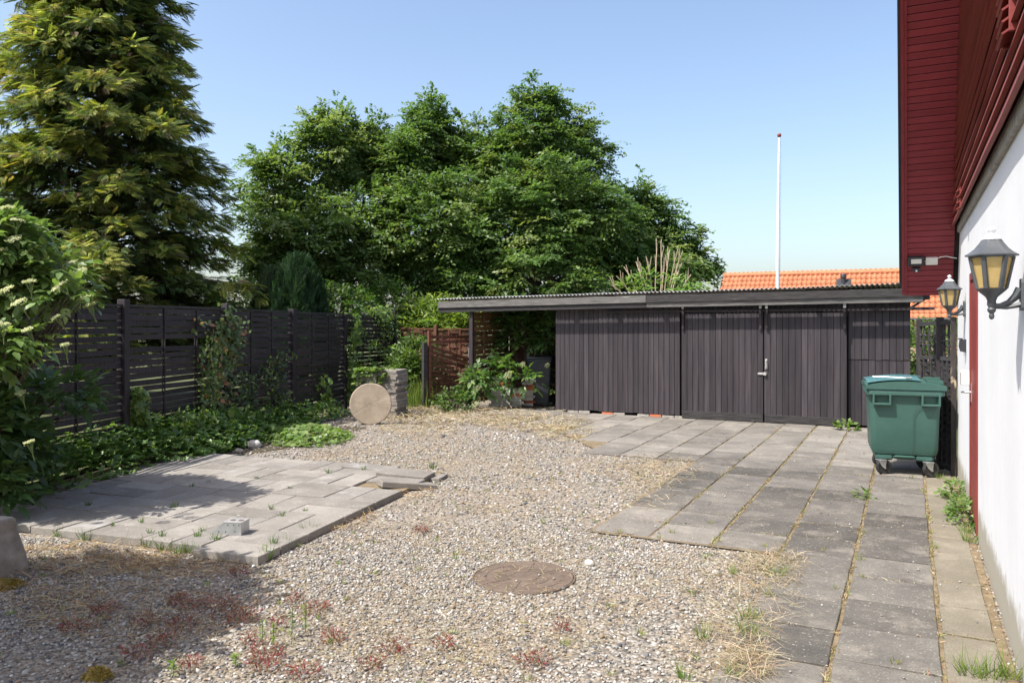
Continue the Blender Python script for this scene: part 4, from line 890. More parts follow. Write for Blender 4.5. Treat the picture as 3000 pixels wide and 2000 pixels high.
def deciduous(name, label, blobs, sprigs, npad, colr, leaf=.125):
    """blobs: (px2352, y2352, depth, half width m, half height m); every pad is a fan of leafy twigs at a branch end"""
    def P3(px, py, Y): return D(px * 1.2755, py * 1.2755, Y)
    base = P3(blobs[0][0], 739, blobs[0][2]); base.z = -.1; t = thing(name, label, 'tree', base, 'leafy trees behind the shed'); tr = MB()
    area = [b[3] * b[4] for b in blobs]; B_, D_, L_n, Cc = [], [], [], []
    for bi, (px, py, Y, rx, rz_) in enumerate(blobs):
        c = P3(px, py, Y); n = int(npad * area[bi] / sum(area)); fork = base.lerp(Vector((c.x, c.y, 0)), .35); fork.z = .35 * c.z
        limb(tr, [base + Vector((random.uniform(-.1, .1), random.uniform(-.1, .1), 0)), fork, fork.lerp(c, .55) + Vector((random.uniform(-.3, .3), random.uniform(-.3, .3), .2)), c + Vector((0, 0, rz_ * .5))], .14, .02, 7)
        for k in range(n):
            v = Vector(unit(1)[0]); rr = random.uniform(.62, 1.0) if random.random() < .85 else random.uniform(1.0, 1.16)
            wob = 1 + .22 * math.sin(3.1 * math.atan2(v.y, v.x) + 4 * v.z + bi) * math.cos(5 * v.z + bi * 2)
            p = c + Vector((v.x * rx, v.y * rx, v.z * rz_)) * rr * wob
            if p.z < .4: continue
            out = Vector((v.x, v.y, .5 * v.z + random.uniform(-.45, .6))).normalized(); size = random.uniform(.4, .95) * min(1, .55 + .3 * rx)
            p0 = p - out * size * .6
            if k % 3 == 0: limb(tr, [c.lerp(p0, .15) + Vector((0, 0, -.15)), c.lerp(p0, .6) + Vector((0, 0, .1)), p0], .022, .005, 4)
            tone = np.array(colr[0]) * (1 - (u_ := random.random())) + np.array(colr[1]) * u_
            if random.random() < .14: tone = np.array(colr[2])
            side = (Vector((-out.y, out.x, 0)).normalized() + Vector((0, 0, random.uniform(-.55, .55)))).normalized(); m = random.randint(6, 9)
            for q in range(m):
                a = -1.15 + 2.3 * (q + random.uniform(-.3, .3)) / (m - 1); d = out * math.cos(a) + side * math.sin(a) + Vector((0, 0, random.uniform(-.4, .4)))
                B_.append(tuple(p0 + d * size * .12 + Vector((0, 0, random.uniform(-.08, .08))))); D_.append(tuple(d)); L_n.append(size * random.uniform(.6, 1.1) * (1 - .25 * abs(a))); Cc.append(tone * random.uniform(.85, 1.15))
    for (px, py, Y) in sprigs:
        e = P3(px, py, Y)
        for k in range(9):
            h = k / 9 * 1.25; p = e - Vector((random.uniform(-.1, .1) + .25 * h * random.uniform(-1, 1), random.uniform(-.2, .2), h)); B_.append(tuple(p)); D_.append((random.uniform(-.7, .7), random.uniform(-.7, .7), .75)); L_n.append(.25 + .22 * h); Cc.append(np.array(colr[0]) * 1.1)
        limb(tr, [e - Vector((random.uniform(-.25, .25), 0, 1.5)), e - Vector((random.uniform(-.08, .08), 0, .7)), e], .016, .004, 4)
    V, F, K = sprays(np.array(B_), np.array(D_), 13, np.array(L_n), leaf, np.clip(np.array(Cc), .003, 1), .28, upj=.4)
    tr.build('trunk', M['bark'], t, True); np_obj('crown', V, F, M['leaf'], t, K, kind='stuff'); return t
GC = [(.08, .15, .042), (.135, .205, .058), (.19, .24, .075)]
GP = [(.105, .175, .055), (.16, .225, .07), (.21, .26, .09)]
deciduous('leafy_tree', 'pale green leafy tree beside the golden conifer, leftmost of the trees behind the fence', [(760, 345, 24, 1.3, 1.35), (645, 430, 23, 1.25, 1.2), (852, 360, 25, 1.25, 1.15), (700, 560, 22.5, 1.8, 1.45), (625, 610, 22, 1.0, 1.3), (830, 570, 23, 1.7, 1.7)], [(775, 226, 24), (800, 240, 24.3), (630, 318, 23), (660, 330, 23), (855, 265, 25), (885, 290, 25), (740, 250, 24), (595, 455, 22)], 980, GP)
deciduous('leafy_tree', 'dark green leafy tree with one thin sprig rising from its middle', [(985, 330, 25, 1.15, 1.45), (1070, 380, 25.5, 1.35, 1.35), (925, 400, 24.5, 1.2, 1.3), (1000, 540, 23, 1.9, 1.8), (1090, 600, 23.5, 1.6, 1.5)], [(988, 200, 25), (992, 215, 25), (975, 235, 25), (1062, 262, 25.5), (1100, 285, 25.5), (935, 285, 24.5)], 1000, GC)
deciduous('leafy_tree', 'tallest dark green leafy tree behind the middle of the shed', [(1225, 305, 25, 1.25, 1.5), (1310, 360, 25.5, 1.35, 1.35), (1160, 385, 24.5, 1.2, 1.25), (1220, 500, 23.5, 1.9, 1.7), (1345, 500, 24, 1.5, 1.4), (1250, 640, 22.8, 1.9, 1.2)], [(1222, 181, 25), (1240, 195, 25), (1195, 225, 25), (1320, 248, 25.5), (1345, 290, 25.5), (1400, 372, 25.5), (1160, 275, 24.5)], 1120, GC)
deciduous('leafy_tree', 'smaller dark green leafy tree at the right, reaching towards the flagpole', [(1470, 495, 27, 1.2, 1.25), (1550, 565, 26.5, 1.1, .9), (1415, 560, 25.5, 1.3, 1.5), (1615, 612, 26.3, .65, .4), (1490, 630, 25, 1.5, .9)], [(1468, 392, 27), (1490, 410, 27), (1440, 420, 27), (1530, 470, 26.8), (1650, 598, 26.3)], 640, GC)

# ---- golden conifer
def frond():
    V = [(0, 0, 0), (.3, .02, .02), (1, 0, -.12), (.3, -.02, .02)]; F = [(0, 1, 2), (0, 2, 3)]
    for k in range(6):
        s = .1 + k * .14; l = .36 * (1 - .55 * s) ; x = s
        for sg in (1, -1):
            o = len(V); V += [(x, 0, .015 - .1 * s * s), (x + l * .55, sg * l * .42 + sg * .02, .02 - .1 * s * s), (x + l, sg * l * .72, -.05 - .1 * s * s), (x + l * .62, sg * l * .3, .0 - .1 * s * s)]; F += [(o, o + 1, o + 2), (o, o + 2, o + 3)] if sg < 0 else [(o, o + 2, o + 1), (o, o + 3, o + 2)]
    return np.array(V), np.array(F)
FR_T, FR_F = frond()
def conifer():
    Y = 18.2; base = D(300 * 1.0, HZ, Y); base.z = -.1; H = 17.0
    t = thing('golden_conifer', 'huge golden-green conifer with drooping sprays rising behind the fence', 'tree', base); tr = MB()
    tr.tube([base, base + Vector((.05, .05, 6)), base + Vector((0, 0, H * .97))], [.3, .18, .02], 10); P = []
    nb = 330
    for b in range(nb):
        u = b / nb; z = .9 + 11.4 * u ** .95; az = b * 2.39996 + random.uniform(-.3, .3)
        R0 = (3.2 * (1 - (z / H) ** 1.08) + .2) * random.uniform(.55, 1.1) * (1.22 if random.random() < .14 else 1)
        dv = Vector((math.cos(az), math.sin(az), 0)); pts = []
        for s in np.linspace(0, 1, 6): pts.append(base + Vector((0, 0, z)) + dv * (R0 * s) + Vector((0, 0, R0 * (.32 * s - .30 * s * s))))
        limb(tr, pts, .035, .006, 4)
        n = int(17 + 29 * R0)
        for k in range(n):
            s = random.uniform(.28, 1.0) ** .75; p = base + Vector((0, 0, z)) + dv * (R0 * s) + Vector((0, 0, R0 * (.32 * s - .30 * s * s)))
            sd = Vector((-dv.y, dv.x, 0)) * random.choice((-1, 1)); w = (1.02 - s) * .9 * R0 * .42 + .12; a = random.random()
            q = p + sd * (w * a) + Vector((0, 0, random.uniform(-.12, .06) - .12 * a)); dd = (dv * (.7 + .4 * s) + sd * (.3 + .9 * a) + Vector((random.uniform(-.3, .3), random.uniform(-.3, .3), random.uniform(-.75, .15)))); P.append((q, dd, s, dv))
    pos = np.array([p[0] for p in P]); d = nrm(np.array([p[1] for p in P])); s = np.array([p[2] for p in P]); rep = 2; rad_ = np.repeat(np.array([tuple(p[3]) for p in P]), rep, 0)
    pos = np.repeat(pos, rep, 0) + rv(len(pos) * rep, .05); d = nrm(np.repeat(d, rep, 0) + rv(len(d) * rep, .22)); s = np.repeat(s, rep); n = len(pos)
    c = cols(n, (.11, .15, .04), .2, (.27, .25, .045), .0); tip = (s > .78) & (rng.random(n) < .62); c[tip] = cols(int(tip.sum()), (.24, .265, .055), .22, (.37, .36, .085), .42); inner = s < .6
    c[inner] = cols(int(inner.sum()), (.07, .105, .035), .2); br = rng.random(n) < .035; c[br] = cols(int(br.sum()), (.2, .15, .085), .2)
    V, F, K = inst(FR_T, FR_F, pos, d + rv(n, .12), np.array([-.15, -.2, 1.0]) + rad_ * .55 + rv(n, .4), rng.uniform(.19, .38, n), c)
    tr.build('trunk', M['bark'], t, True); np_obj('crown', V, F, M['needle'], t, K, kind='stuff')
conifer()

# ---- dense dark juniper behind the fence
def juniper(px, py, Y, rx, h, label, colr, n=6500):
    top = D(px, py, Y); base = Vector((top.x, top.y, -.1)); t = thing('juniper', label, 'shrub', base, 'evergreens behind the fence'); tr = MB(); H = top.z
    tr.tube([base, base + Vector((0, 0, H * .8))], [.09, .02], 8); tr.build('trunk', M['bark'], t, True)
    az = rng.uniform(0, 2 * np.pi, n); u = rng.random(n) ** .8; lob = 1 + .14 * np.sin(az * 5 + u * 7) + .1 * np.sin(az * 9 - u * 13)
    r = rx * np.sqrt(np.clip(1 - u ** 2.6, 0, 1)) * lob * rng.uniform(.82, 1.05, n); pos = np.stack([base.x + r * np.cos(az), base.y + r * np.sin(az), u * H * (1 + .03 * np.sin(az * 4))], 1)
    d = np.stack([np.cos(az) * .5, np.sin(az) * .5, np.full(n, 1.0)], 1) + rv(n, .25); c = cols(n, colr, .2, sat(colr, 1.5), .25)
    V, F, K = inst(FR_T, FR_F, pos, d, np.stack([np.cos(az), np.sin(az), np.full(n, -.3)], 1) + rv(n, .6), rng.uniform(.12, .24, n), c)
    np_obj('crown', V, F, M['needle'], t, K, kind='stuff')
juniper(872, 768, 17.5, .62, 0, 'dense dark green juniper rising just behind the black fence', (.035, .075, .03))
juniper(800, 805, 17.9, .5, 0, 'greyish juniper left of the darker one behind the fence', (.05, .08, .035), 4500)

# ---- generic leafy shrub masses behind fence and shed
def bush(name, label, c, r, n, colr, leaf=.09, nleaf=7, mat='leaf', T=LEAF_T, F=LEAF_F, ln=(.18, .4), group=None, wid=1.0, stem=True, up=.2):
    c = Vector(c); t = thing(name, label, 'shrub', (c.x, c.y, max(-.03, c.z - r[2])), group)
    v = unit(n); rad = rng.uniform(.55, 1.0, n) ** .6; lob = 1 + .18 * np.sin(v[:, 0] * 6 + v[:, 2] * 4) * np.cos(v[:, 1] * 7); pos = np.array(c) + v * rad[:, None] * lob[:, None] * np.array(r)
    pos[:, 2] = np.maximum(pos[:, 2], .03); d = nrm(v + rv(n, .5) + np.array([0, 0, up]))
    V, Fc, K = sprays(pos, d, nleaf, rng.uniform(*ln, n), leaf, cols(n, colr[0], .16, colr[1], .3), .3, T, F, .5, wid); V[:, 2] = np.maximum(V[:, 2], .012)
    if stem:
        mb = MB(); b0 = Vector((c.x, c.y, max(-.03, c.z - r[2])))
        for k in range(7):
            vv = Vector(unit(1)[0]); e = c + Vector((vv.x * r[0] * .7, vv.y * r[1] * .7, abs(vv.z) * r[2] * .7)); limb(mb, [b0 + Vector((vv.x * .1, vv.y * .1, 0)), b0.lerp(e, .5) + Vector((0, 0, .1)), e], .02, .005, 5)
        mb.build('stems', M['bark'], t, True)
    np_obj('foliage', V, Fc, M[mat], t, K, kind='stuff'); return t
G1 = [(.06, .12, .025), (.11, .17, .04)]; G2 = [(.1, .17, .035), (.16, .23, .06)]; G3 = [(.03, .07, .018), (.06, .11, .03)]
bush('leafy_shrub', 'pale sunlit shrub behind the fence beneath the conifer', D(700, 930, 18.5), (.8, .7, .75), 520, G2, .08, group='shrubs behind the fence')
bush('leafy_shrub', 'bushy green shrub behind the fence left of the fence end post', D(985, 920, 19.0), (.9, .8, .6), 500, G1, .09, group='shrubs behind the fence')
bush('leafy_shrub', 'green shrub behind the fence below the tall trees', D(1120, 920, 20.8), (.9, .7, .8), 500, G1, .09, group='shrubs behind the fence')
bush('leafy_shrub', 'shaded leafy shrub low behind the left shed roof corner', D(1330, 905, 22.5), (1.6, .8, 1.2), 900, G1, .1, group='shrubs behind the fence')
LONG_T = LEAF_T * np.array([1, .42, 1])
bush('willow_herb', 'bright green narrow-leaved shoots behind the red-brown fence', D(1270, 955, 20.3), (1.05, .4, .45), 520, [(.15, .22, .045), (.22, .28, .07)], .2, 9, T=LONG_T, ln=(.3, .6), up=1.6)
bush('leafy_shrub', 'light green shrub crowding the path in front of the red-brown fence', D(1215, 1075, 18.0), (.5, .4, .6), 520, G1, .085, group='shrubs behind the fence')
bush('nettle_clump', 'tangle of green nettles beside the gate opening', D(1190, 1110, 17.6), (.35, .4, .6), 420, G2, .08, up=.8)
# rooftop saplings and bare branches behind the shed roof
bs = W((1925 - 1500) / FPX * 21.5, 21.5); tw = thing('bare_shrub', 'leafless pale-twigged shrub rising above the shed roof', 'shrub', bs); mb = MB()
for (tx, ty) in ((1805, 868), (1818, 842), (1838, 815), (1870, 800), (1898, 790), (1902, 800), (1925, 745), (1958, 765), (1980, 762), (1992, 770), (1990, 805), (2014, 838), (1880, 822), (1945, 800), (1936, 735)):
    e = D(1925 + (tx - 1925) * 1.12, ty - 34, 21.5 + random.uniform(-.5, .5)); b0 = bs + Vector(((tx - 1925) * .002, (tx - 1925) * .001, 1.5)); m1 = b0.lerp(e, .45) + Vector((random.uniform(-.05, .05), 0, .18)) ; limb(mb, [bs + Vector((random.uniform(-.04, .04), 0, -.05)), b0, m1, m1.lerp(e, .6) + Vector((0, 0, .07)), e], .022, .012, 5)
    for k in range(2):
        s = random.uniform(.3, .8); p = m1.lerp(e, s); limb(mb, [p, p + (e - b0).normalized() * .15 + Vector((random.uniform(-.1, .1), 0, .22))], .016, .01, 4)
mb.build('branches', M['pale_twig'], tw, True)
for px, py, w, nm in ((1855, 838, .42, 'left of'), (1895, 815, .35, 'through'), (1962, 838, .4, 'right of'), (2035, 850, .3, 'far right of')):
    q = D(px, py + 14, 21.0); w *= .8; bush('walnut_sapling', 'bright green sapling leaves %s the bare twigs above the shed roof' % nm, q, (w, .25, .22), 20, [(.14, .24, .05), (.2, .3, .08)], .2, 6, T=LONG_T * np.array([1, 1.3, 1]), ln=(.2, .35), group='saplings above the shed roof', stem=False, up=.6)
    o = [x for x in C.objects if x.name.startswith('walnut_sapling')][-1]; st_ = MB(); st_.tube([(q.x, q.y, -.05), (q.x, q.y, q.z)], [.02, .008], 5); WL[st_.build('stem', M['bark'], o).name] = WL[o.name]
# greenery seen through the lattice
bush('leafy_shrub', 'green shrub seen through the lattice fence', (.9, 17, .7), (1.6, .8, 1.1), 700, G2, .12, group='shrubs behind the fence')
bush('leafy_shrub', 'shrub behind the shed corner seen in the gap beside the lattice fence', (-.3, 9.5, .8), (.5, .6, .9), 500, G2, .1, group='shrubs behind the fence')

# ---- elders: compound leaves and cream umbels
def compound(base, d, size, colr):
    N = len(base); parts = []
    side0 = nrm(np.cross(d, np.array([0, 0, 1.0]) + rv(N, .15))); up = nrm(np.cross(side0, d))
    for (s, sg, k) in ((.42, 1, .85), (.42, -1, .85), (.72, 1, .95), (.72, -1, .95), (1.0, 0, 1.1)):
        p = base + d * (s * size)[:, None] * 1.05 - np.array([0, 0, .22]) * (s * s * size)[:, None]; ld = nrm(d * (.75 if sg else 1) + side0 * sg * .9 + np.array([0, 0, -.35]) + rv(N, .14))
        parts.append(inst(LEAF6_T, LEAF6_F, p, ld, up + rv(N, .25), size * k * .72, np.clip(colr * (1 + rng.normal(0, .1, (N, 1))), .003, 1), size * k * .82))
    return cat_np(parts)
DOT_T = np.array([(1, 0, 0), (-.5, .87, 0), (-.5, -.87, 0), (0, 0, .9)]) * .5; DOT_F = np.array([(0, 1, 3), (1, 2, 3), (2, 0, 3)])
def umbels(cs, rad, tiltdir, n=170):
    P, U, S = [], [], []
    for c, r, td in zip(cs, rad, tiltdir):
        a = rng.uniform(0, 2 * np.pi, n); rr = r * np.sqrt(rng.random(n)); z = .12 * r * (1 - (rr / r) ** 2) + rng.normal(0, .006, n)
        up = nrm(np.array([td]))[0]; e1 = nrm(np.cross(up, [0.3, .5, .1])[None])[0]; e2 = np.cross(up, e1)
        P.append(np.array(c) + e1 * (rr * np.cos(a))[:, None] + e2 * (rr * np.sin(a))[:, None] + up * z[:, None]); U.append(np.tile(up, (n, 1))); S.append(rng.uniform(.009, .016, n))
    P = np.concatenate(P); U = np.concatenate(U); S = np.concatenate(S); d = nrm(np.cross(U, unit(len(P))))
    return inst(DOT_T, DOT_F, P, d, U, S, cols(len(P), (.5, .5, .32), .12, (.34, .42, .17), .35))
def elder(label, blobs, base, nl, size, umb, colr, stems=9, out=None, group=None):
    base = Vector(base); t = thing('elder_bush', label, 'shrub', base, group); P = []; Dd = []
    tot = sum(b[1][0] * b[1][2] for b in blobs); mb = MB()
    for c, r in blobs:
        n = int(nl * r[0] * r[2] / tot); v = unit(n); v[:, 2] = np.where(v[:, 2] < -.55, -v[:, 2], v[:, 2]); rad = rng.uniform(.35, 1.0, n) ** .55
        lob = 1 + .15 * np.sin(v[:, 0] * 7 + v[:, 2] * 5) * np.cos(v[:, 1] * 6); P.append(np.array(c) + v * (rad * lob)[:, None] * np.array(r)); Dd.append(nrm(v * np.array([1, 1, .5]) + rv(n, .45) + np.array([0, 0, .1])))
        for k in range(stems):
            e = Vector(c) + Vector(unit(1)[0]) * (r[0] * .7); limb(mb, [base + Vector((random.uniform(-.12, .12), random.uniform(-.12, .12), -.02)), base.lerp(e, .5) + Vector((0, 0, .25)), e], .025, .006, 5)
    P = np.concatenate(P); Dd = np.concatenate(Dd); P[:, 2] = np.maximum(P[:, 2], .06); n = len(P)
    V, F, K = compound(P, Dd, rng.uniform(size * .75, size * 1.2, n), cols(n, colr[0], .14, colr[1], .3)); V[:, 2] = np.maximum(V[:, 2], .015)
    mb.build('stems', M['bark'], t, True); np_obj('foliage', V, F, M['gloss_leaf'], t, K, kind='stuff')
    if umb:
        V, F, K = umbels([u[0] for u in umb], [u[1] for u in umb], [u[2] for u in umb]); np_obj('blossom', V, F, M['petal'], t, K, kind='stuff')
        mb = MB()
        for u in umb:
            c = Vector(u[0]); up = Vector(u[2]).normalized()
            for k in range(5):
                a = 2 * math.pi * k / 5; mb.tube([c - up * .11, c + Vector((math.cos(a), math.sin(a), 0)) * u[1] * .55 - up * .012], .003, 4)
            mb.tube([c - up * .16, c - up * .1], .004, 5)
        mb.build('flower_stalks', M['green_stem'], t, kind='stuff')
    return t
EG = [(.14, .22, .07), (.2, .28, .1)]
sunw = np.array([-.35, -.3, 1.0])
ub = []
for (px, py, Y, r) in ((95, 735, 7.2, .11), (135, 752, 7.3, .13), (205, 772, 7.4, .11), (235, 792, 7.3, .08), (175, 838, 7.1, .12), (250, 872, 7.2, .11), (262, 895, 7.2, .08), (15, 850, 6.6, .10), (55, 885, 6.5, .09), (20, 610, 7.2, .1), (50, 645, 7.1, .09), (85, 825, 6.9, .08), (165, 930, 7.0, .06), (8, 950, 6.4, .08), (80, 965, 6.6, .06), (60, 1150, 6.9, .06), (85, 1295, 6.7, .06), (190, 1010, 7.0, .05), (0, 740, 7.0, .1), (40, 700, 7.1, .1)):
    ub.append((tuple(D(px, py, Y)), r * .72, tuple(sunw + np.array([random.uniform(-.3, .6), random.uniform(-.4, .3), 0]))))
elder('large elder bush with cream flower heads leaning over the fence at the left edge', [(tuple(D(-170, 790, 7.5)), (.85, .7, .6)), (tuple(D(70, 845, 7.5)), (.38, .36, .24)), (tuple(D(160, 795, 7.4)), (.18, .2, .1)), (tuple(D(205, 880, 7.3)), (.13, .2, .1)), (tuple(D(-20, 715, 7.4)), (.42, .4, .26)), (tuple(D(-100, 1040, 7.0)), (.32, .4, .28)), (tuple(D(20, 1000, 7.0)), (.2, .25, .1))], W(-5.2, 7.6, 0), 2300, .15, ub, EG)
elder('dark low elder shoots reaching out in front of the fence at the left', [(tuple(D(165, 1165, 8.0)), (.32, .3, .15)), (tuple(D(20, 1330, 7.6)), (.3, .3, .2)), (tuple(D(-60, 1440, 7.0)), (.22, .3, .18)), (tuple(D(-80, 1250, 7.2)), (.3, .4, .35))], W(-5.2, 8.2, 0), 480, .18, [], [(.07, .13, .05), (.1, .17, .055)], 4)
elder('elder bush at the left beyond the picture edge, shading the gravel', [(tuple(W(-4.55, 4.2, 2.6)), (1.15, .95, .85)), (tuple(W(-5.3, 3.7, 2.9)), (1.0, .9, .9)), (tuple(W(-4.1, 3.3, 2.2)), (.75, .6, .5))], W(-5.4, 4.2, 0), 2300, .19, [], EG)
# elder growing in and out of the open bay
ub = [(tuple(D(px, py, Y)), r, (-.2, -.8, .6)) for (px, py, Y, r) in ((1488, 1098, 15.8, .1), (1393, 1142, 16.0, .11), (1395, 1175, 16.0, .11), (1415, 1125, 16.1, .07), (1530, 1068, 16.6, .08), (1603, 1070, 16.5, .06), (1390, 1185, 15.9, .08))]
elder('elder bush with white flowers filling the open bay of the shed', [(tuple(D(1452, 1085, 16.6)), (.26, .22, .24)), (tuple(D(1405, 1130, 16.4)), (.24, .2, .34)), (tuple(D(1530, 985, 17.5)), (.55, .3, .5)), (tuple(D(1612, 990, 17.0)), (.2, .25, .5)), (tuple(D(1522, 1115, 16.5)), (.3, .2, .13)), (tuple(D(1500, 920, 17.6)), (.5, .3, .25)), (tuple(D(1630, 1130, 16.9)), (.06, .2, .22))], (-7.9, 5.2, .02), 640, .2, ub, [(.09, .17, .05), (.15, .23, .065)], 3)
bush('bramble', 'low bramble growing against the foot of the broken gate', D(1335, 1180, 16.2), (.3, .2, .16), 130, G1, .08)

# ================================================================ IVY AND CLIMBERS ON THE FENCE
def fence_pt(px, py):
    """the point of the fence plane seen at that place, and the plane's normal towards the yard"""
    for k in range(5):
        if POSTS[k][0] <= px <= POSTS[k + 1][0]: break
    A, B = PP[k], PP[k + 1]; d = D(px, HZ, 1.0) - CAMP; dv = B - A; nn = Vector((dv.y, -dv.x, 0)).normalized()
    s = (A - CAMP).dot(nn) / d.dot(nn); p = CAMP + d * s; return Vector((p.x, p.y, 1.8 - (py - HZ) / FPX * s)), nn
def climber(name, label, spots, colr, leaf, T=IVY_T, F=IVY_F, off=(.03, .16), up=.5, cat='climber', red=None, group=None, mat='gloss_leaf'):
    P = []; N = []; path = []
    for (px, py, rx, ry, n) in spots:
        for k in range(n):
            a = random.uniform(0, 2 * math.pi); r = random.random() ** .6; q, nn = fence_pt(px + rx * r * math.cos(a), py + ry * r * math.sin(a))
            if q.z < .02: continue
            P.append(q + nn * random.uniform(*off)); N.append(nn)
        path.append(fence_pt(px, py))
    root = path[-1][0].copy(); root = root + path[-1][1] * .08; root.z = -.01
    t = thing(name, label, cat, root, group); P = np.array([tuple(p) for p in P]); N = np.array([tuple(p) for p in N]); n = len(P)
    d = nrm(np.array([0, 0, -.55]) + rv(n, .5) + N * .2); u = nrm(N * 1.0 + np.array([0, 0, up]) + rv(n, .4))
    c = cols(n, colr[0], .16, colr[1], .35, red if red else colr[1], .07 if red else 0)
    V, Fc, K = inst(T, F, P, d, u, leaf * rng.uniform(.6, 1.25, n), c); V[:, 2] = np.maximum(V[:, 2], .01)
    np_obj('leaves', V, Fc, M[mat], t, K, kind='stuff'); mb = MB()
    pts = sorted([tuple(q + nn * .025) for q, nn in path], key=lambda p: p[2]); pts = [tuple(root)] + pts
    if len(pts) > 1: mb.tube(pts, .009, 5); mb.build('stem', M['bark'], t)
    return t
IG = [(.1, .18, .045), (.16, .25, .065)]; IB = [(.14, .22, .055), (.2, .28, .08)]; BG = [(.11, .16, .07), (.17, .22, .1)]
climber('ivy', 'narrow bright ivy climbing the fence post left of the patio', [(388, 1190, 22, 60, 90), (395, 1240, 28, 40, 70), (400, 1290, 40, 40, 90)], IB, .1, group='ivy on the fence')
climber('climbing_rose', 'ragged climbing plant with reddish shoot tips covering the second fence post', [(650, 930, 25, 40, 60), (640, 985, 45, 50, 150), (625, 1050, 60, 55, 260), (620, 1110, 60, 55, 240), (660, 1020, 40, 60, 120), (610, 1175, 55, 35, 120), (690, 960, 30, 40, 40), (575, 950, 25, 30, 18)], BG, .085, T=LEAF6_T * np.array([1, 1.6, 1]), F=LEAF6_F, red=(.4, .2, .12), mat='leaf')
climber('ivy', 'broad bright ivy mound under the climbing plant at the patio back corner', [(500, 1260, 60, 40, 160), (560, 1240, 60, 45, 170), (630, 1250, 60, 55, 170), (590, 1290, 70, 40, 150), (470, 1310, 60, 40, 120)], IB, .11, off=(.05, .4), group='ivy on the fence')
climber('climbing_rose', 'dull thin climber on the fence panel right of the second post', [(700, 1130, 30, 50, 90), (715, 1170, 35, 50, 120), (790, 1070, 40, 45, 90), (800, 1160, 45, 30, 90), (760, 1110, 50, 40, 70), (820, 1040, 30, 30, 40)], [(.06, .09, .04), (.1, .14, .06)], .075, T=LEAF6_T * np.array([1, 1.5, 1]), F=LEAF6_F, mat='leaf')
climber('ivy', 'small ivy sprigs on the fence left of the round disc', [(935, 1120, 20, 20, 30), (950, 1165, 14, 22, 26), (905, 1195, 12, 10, 10), (955, 1215, 20, 20, 22)], IB, .09, group='ivy on the fence')
climber('ivy', 'ivy column hanging down the fourth fence post and over the panel', [(1030, 960, 14, 45, 70), (1022, 1030, 18, 60, 110), (1026, 1100, 24, 50, 110), (1020, 1160, 20, 50, 90), (1040, 985, 20, 40, 40), (1085, 1010, 20, 30, 40), (1060, 1070, 30, 25, 60), (1015, 1220, 25, 20, 50)], IB, .085, off=(.04, .16), group='ivy on the fence')
climber('ivy', 'thick ivy tumbling over the end of the black fence', [(1120, 925, 32, 26, 110), (1128, 960, 20, 35, 80), (1118, 1010, 22, 40, 50), (1095, 908, 40, 12, 70), (1130, 1060, 16, 40, 40)], IB, .085, off=(-.1, .2), group='ivy on the fence')
def patch(name, label, pts, colr, leaf, T=IVY_T, F=IVY_F, cat='ivy', kind=None, mat='gloss_leaf', up=(0, 0, 1)):
    P = np.array(pts); n = len(P); ctr = P.mean(0); d = nrm(rv(n) * np.array([1, 1, .25]) + np.array([0, 0, -.15])); u = nrm(np.array([-.1, -.3, 1.0]) + rv(n, .35)); c = cols(n, colr[0], .16, colr[1], .35)
    V, Fc, K = inst(T, F, P, d, u, leaf * rng.uniform(.6, 1.3, n), c); V[:, 2] = np.maximum(V[:, 2], .012); o = np_obj(name, V, Fc, M[mat], None, K, kind=kind); tag(o, label, None if kind else cat, kind=kind); return o
# ivy over the ground between fence and patio, and over the paver stack
pts = []
for k in range(7000):
    s = random.choice((0, 0, 1, 1, 2)) + random.random() if random.random() < .75 else random.random() * 3.6; i = int(s); A, B = PP[i], PP[i + 1]; p = A.lerp(B, s - i); dv = (B - A).normalized(); nn = Vector((dv.y, -dv.x, 0)); w = random.random()
    wid = [.7, .9, .6, .55][i]; q = p + nn * (wid * w)
    if in_patio(np.array(q.x), np.array(q.y), -.12) and random.random() < .8: continue
    h = (.5 if i < 2 else .34) * (1 - w) ** .9 + .07; q.z = h * (.35 + .65 * random.random()) + .02; pts.append(tuple(q))
patch('ground_ivy', 'ivy and ground cover running along the foot of the black fence', pts, IG, .085, kind='stuff')
pts = []
for k in range(900):
    a = random.uniform(0, 2 * math.pi); r = random.random() ** .5; q = G(890 + 140 * r * math.cos(a), 1282 + 30 * r * math.sin(a)); q.z = .03 + .16 * (1 - r * r) * random.random() ** .5; pts.append(tuple(q))
patch('ivy_mat', 'low mat of fresh green ivy spilling onto the gravel left of the round disc', pts, IB, .085)
pts = []
for k in range(380):
    a = random.random(); p = st + RT * random.uniform(-.45, .25) + FW * random.uniform(-.12, .3); z = random.choice((.5, .6, .7, .8, .88, .9)) * random.uniform(.9, 1.05)
    if random.random() < .5: p = st + RT * random.uniform(-.5, .12) + FW * random.uniform(-.16, -.06); z = random.uniform(.62, .95)
    pts.append((p.x, p.y, z))
patch('stack_ivy', 'ivy draped over the top of the paver stack behind the disc', pts, IB, .09)

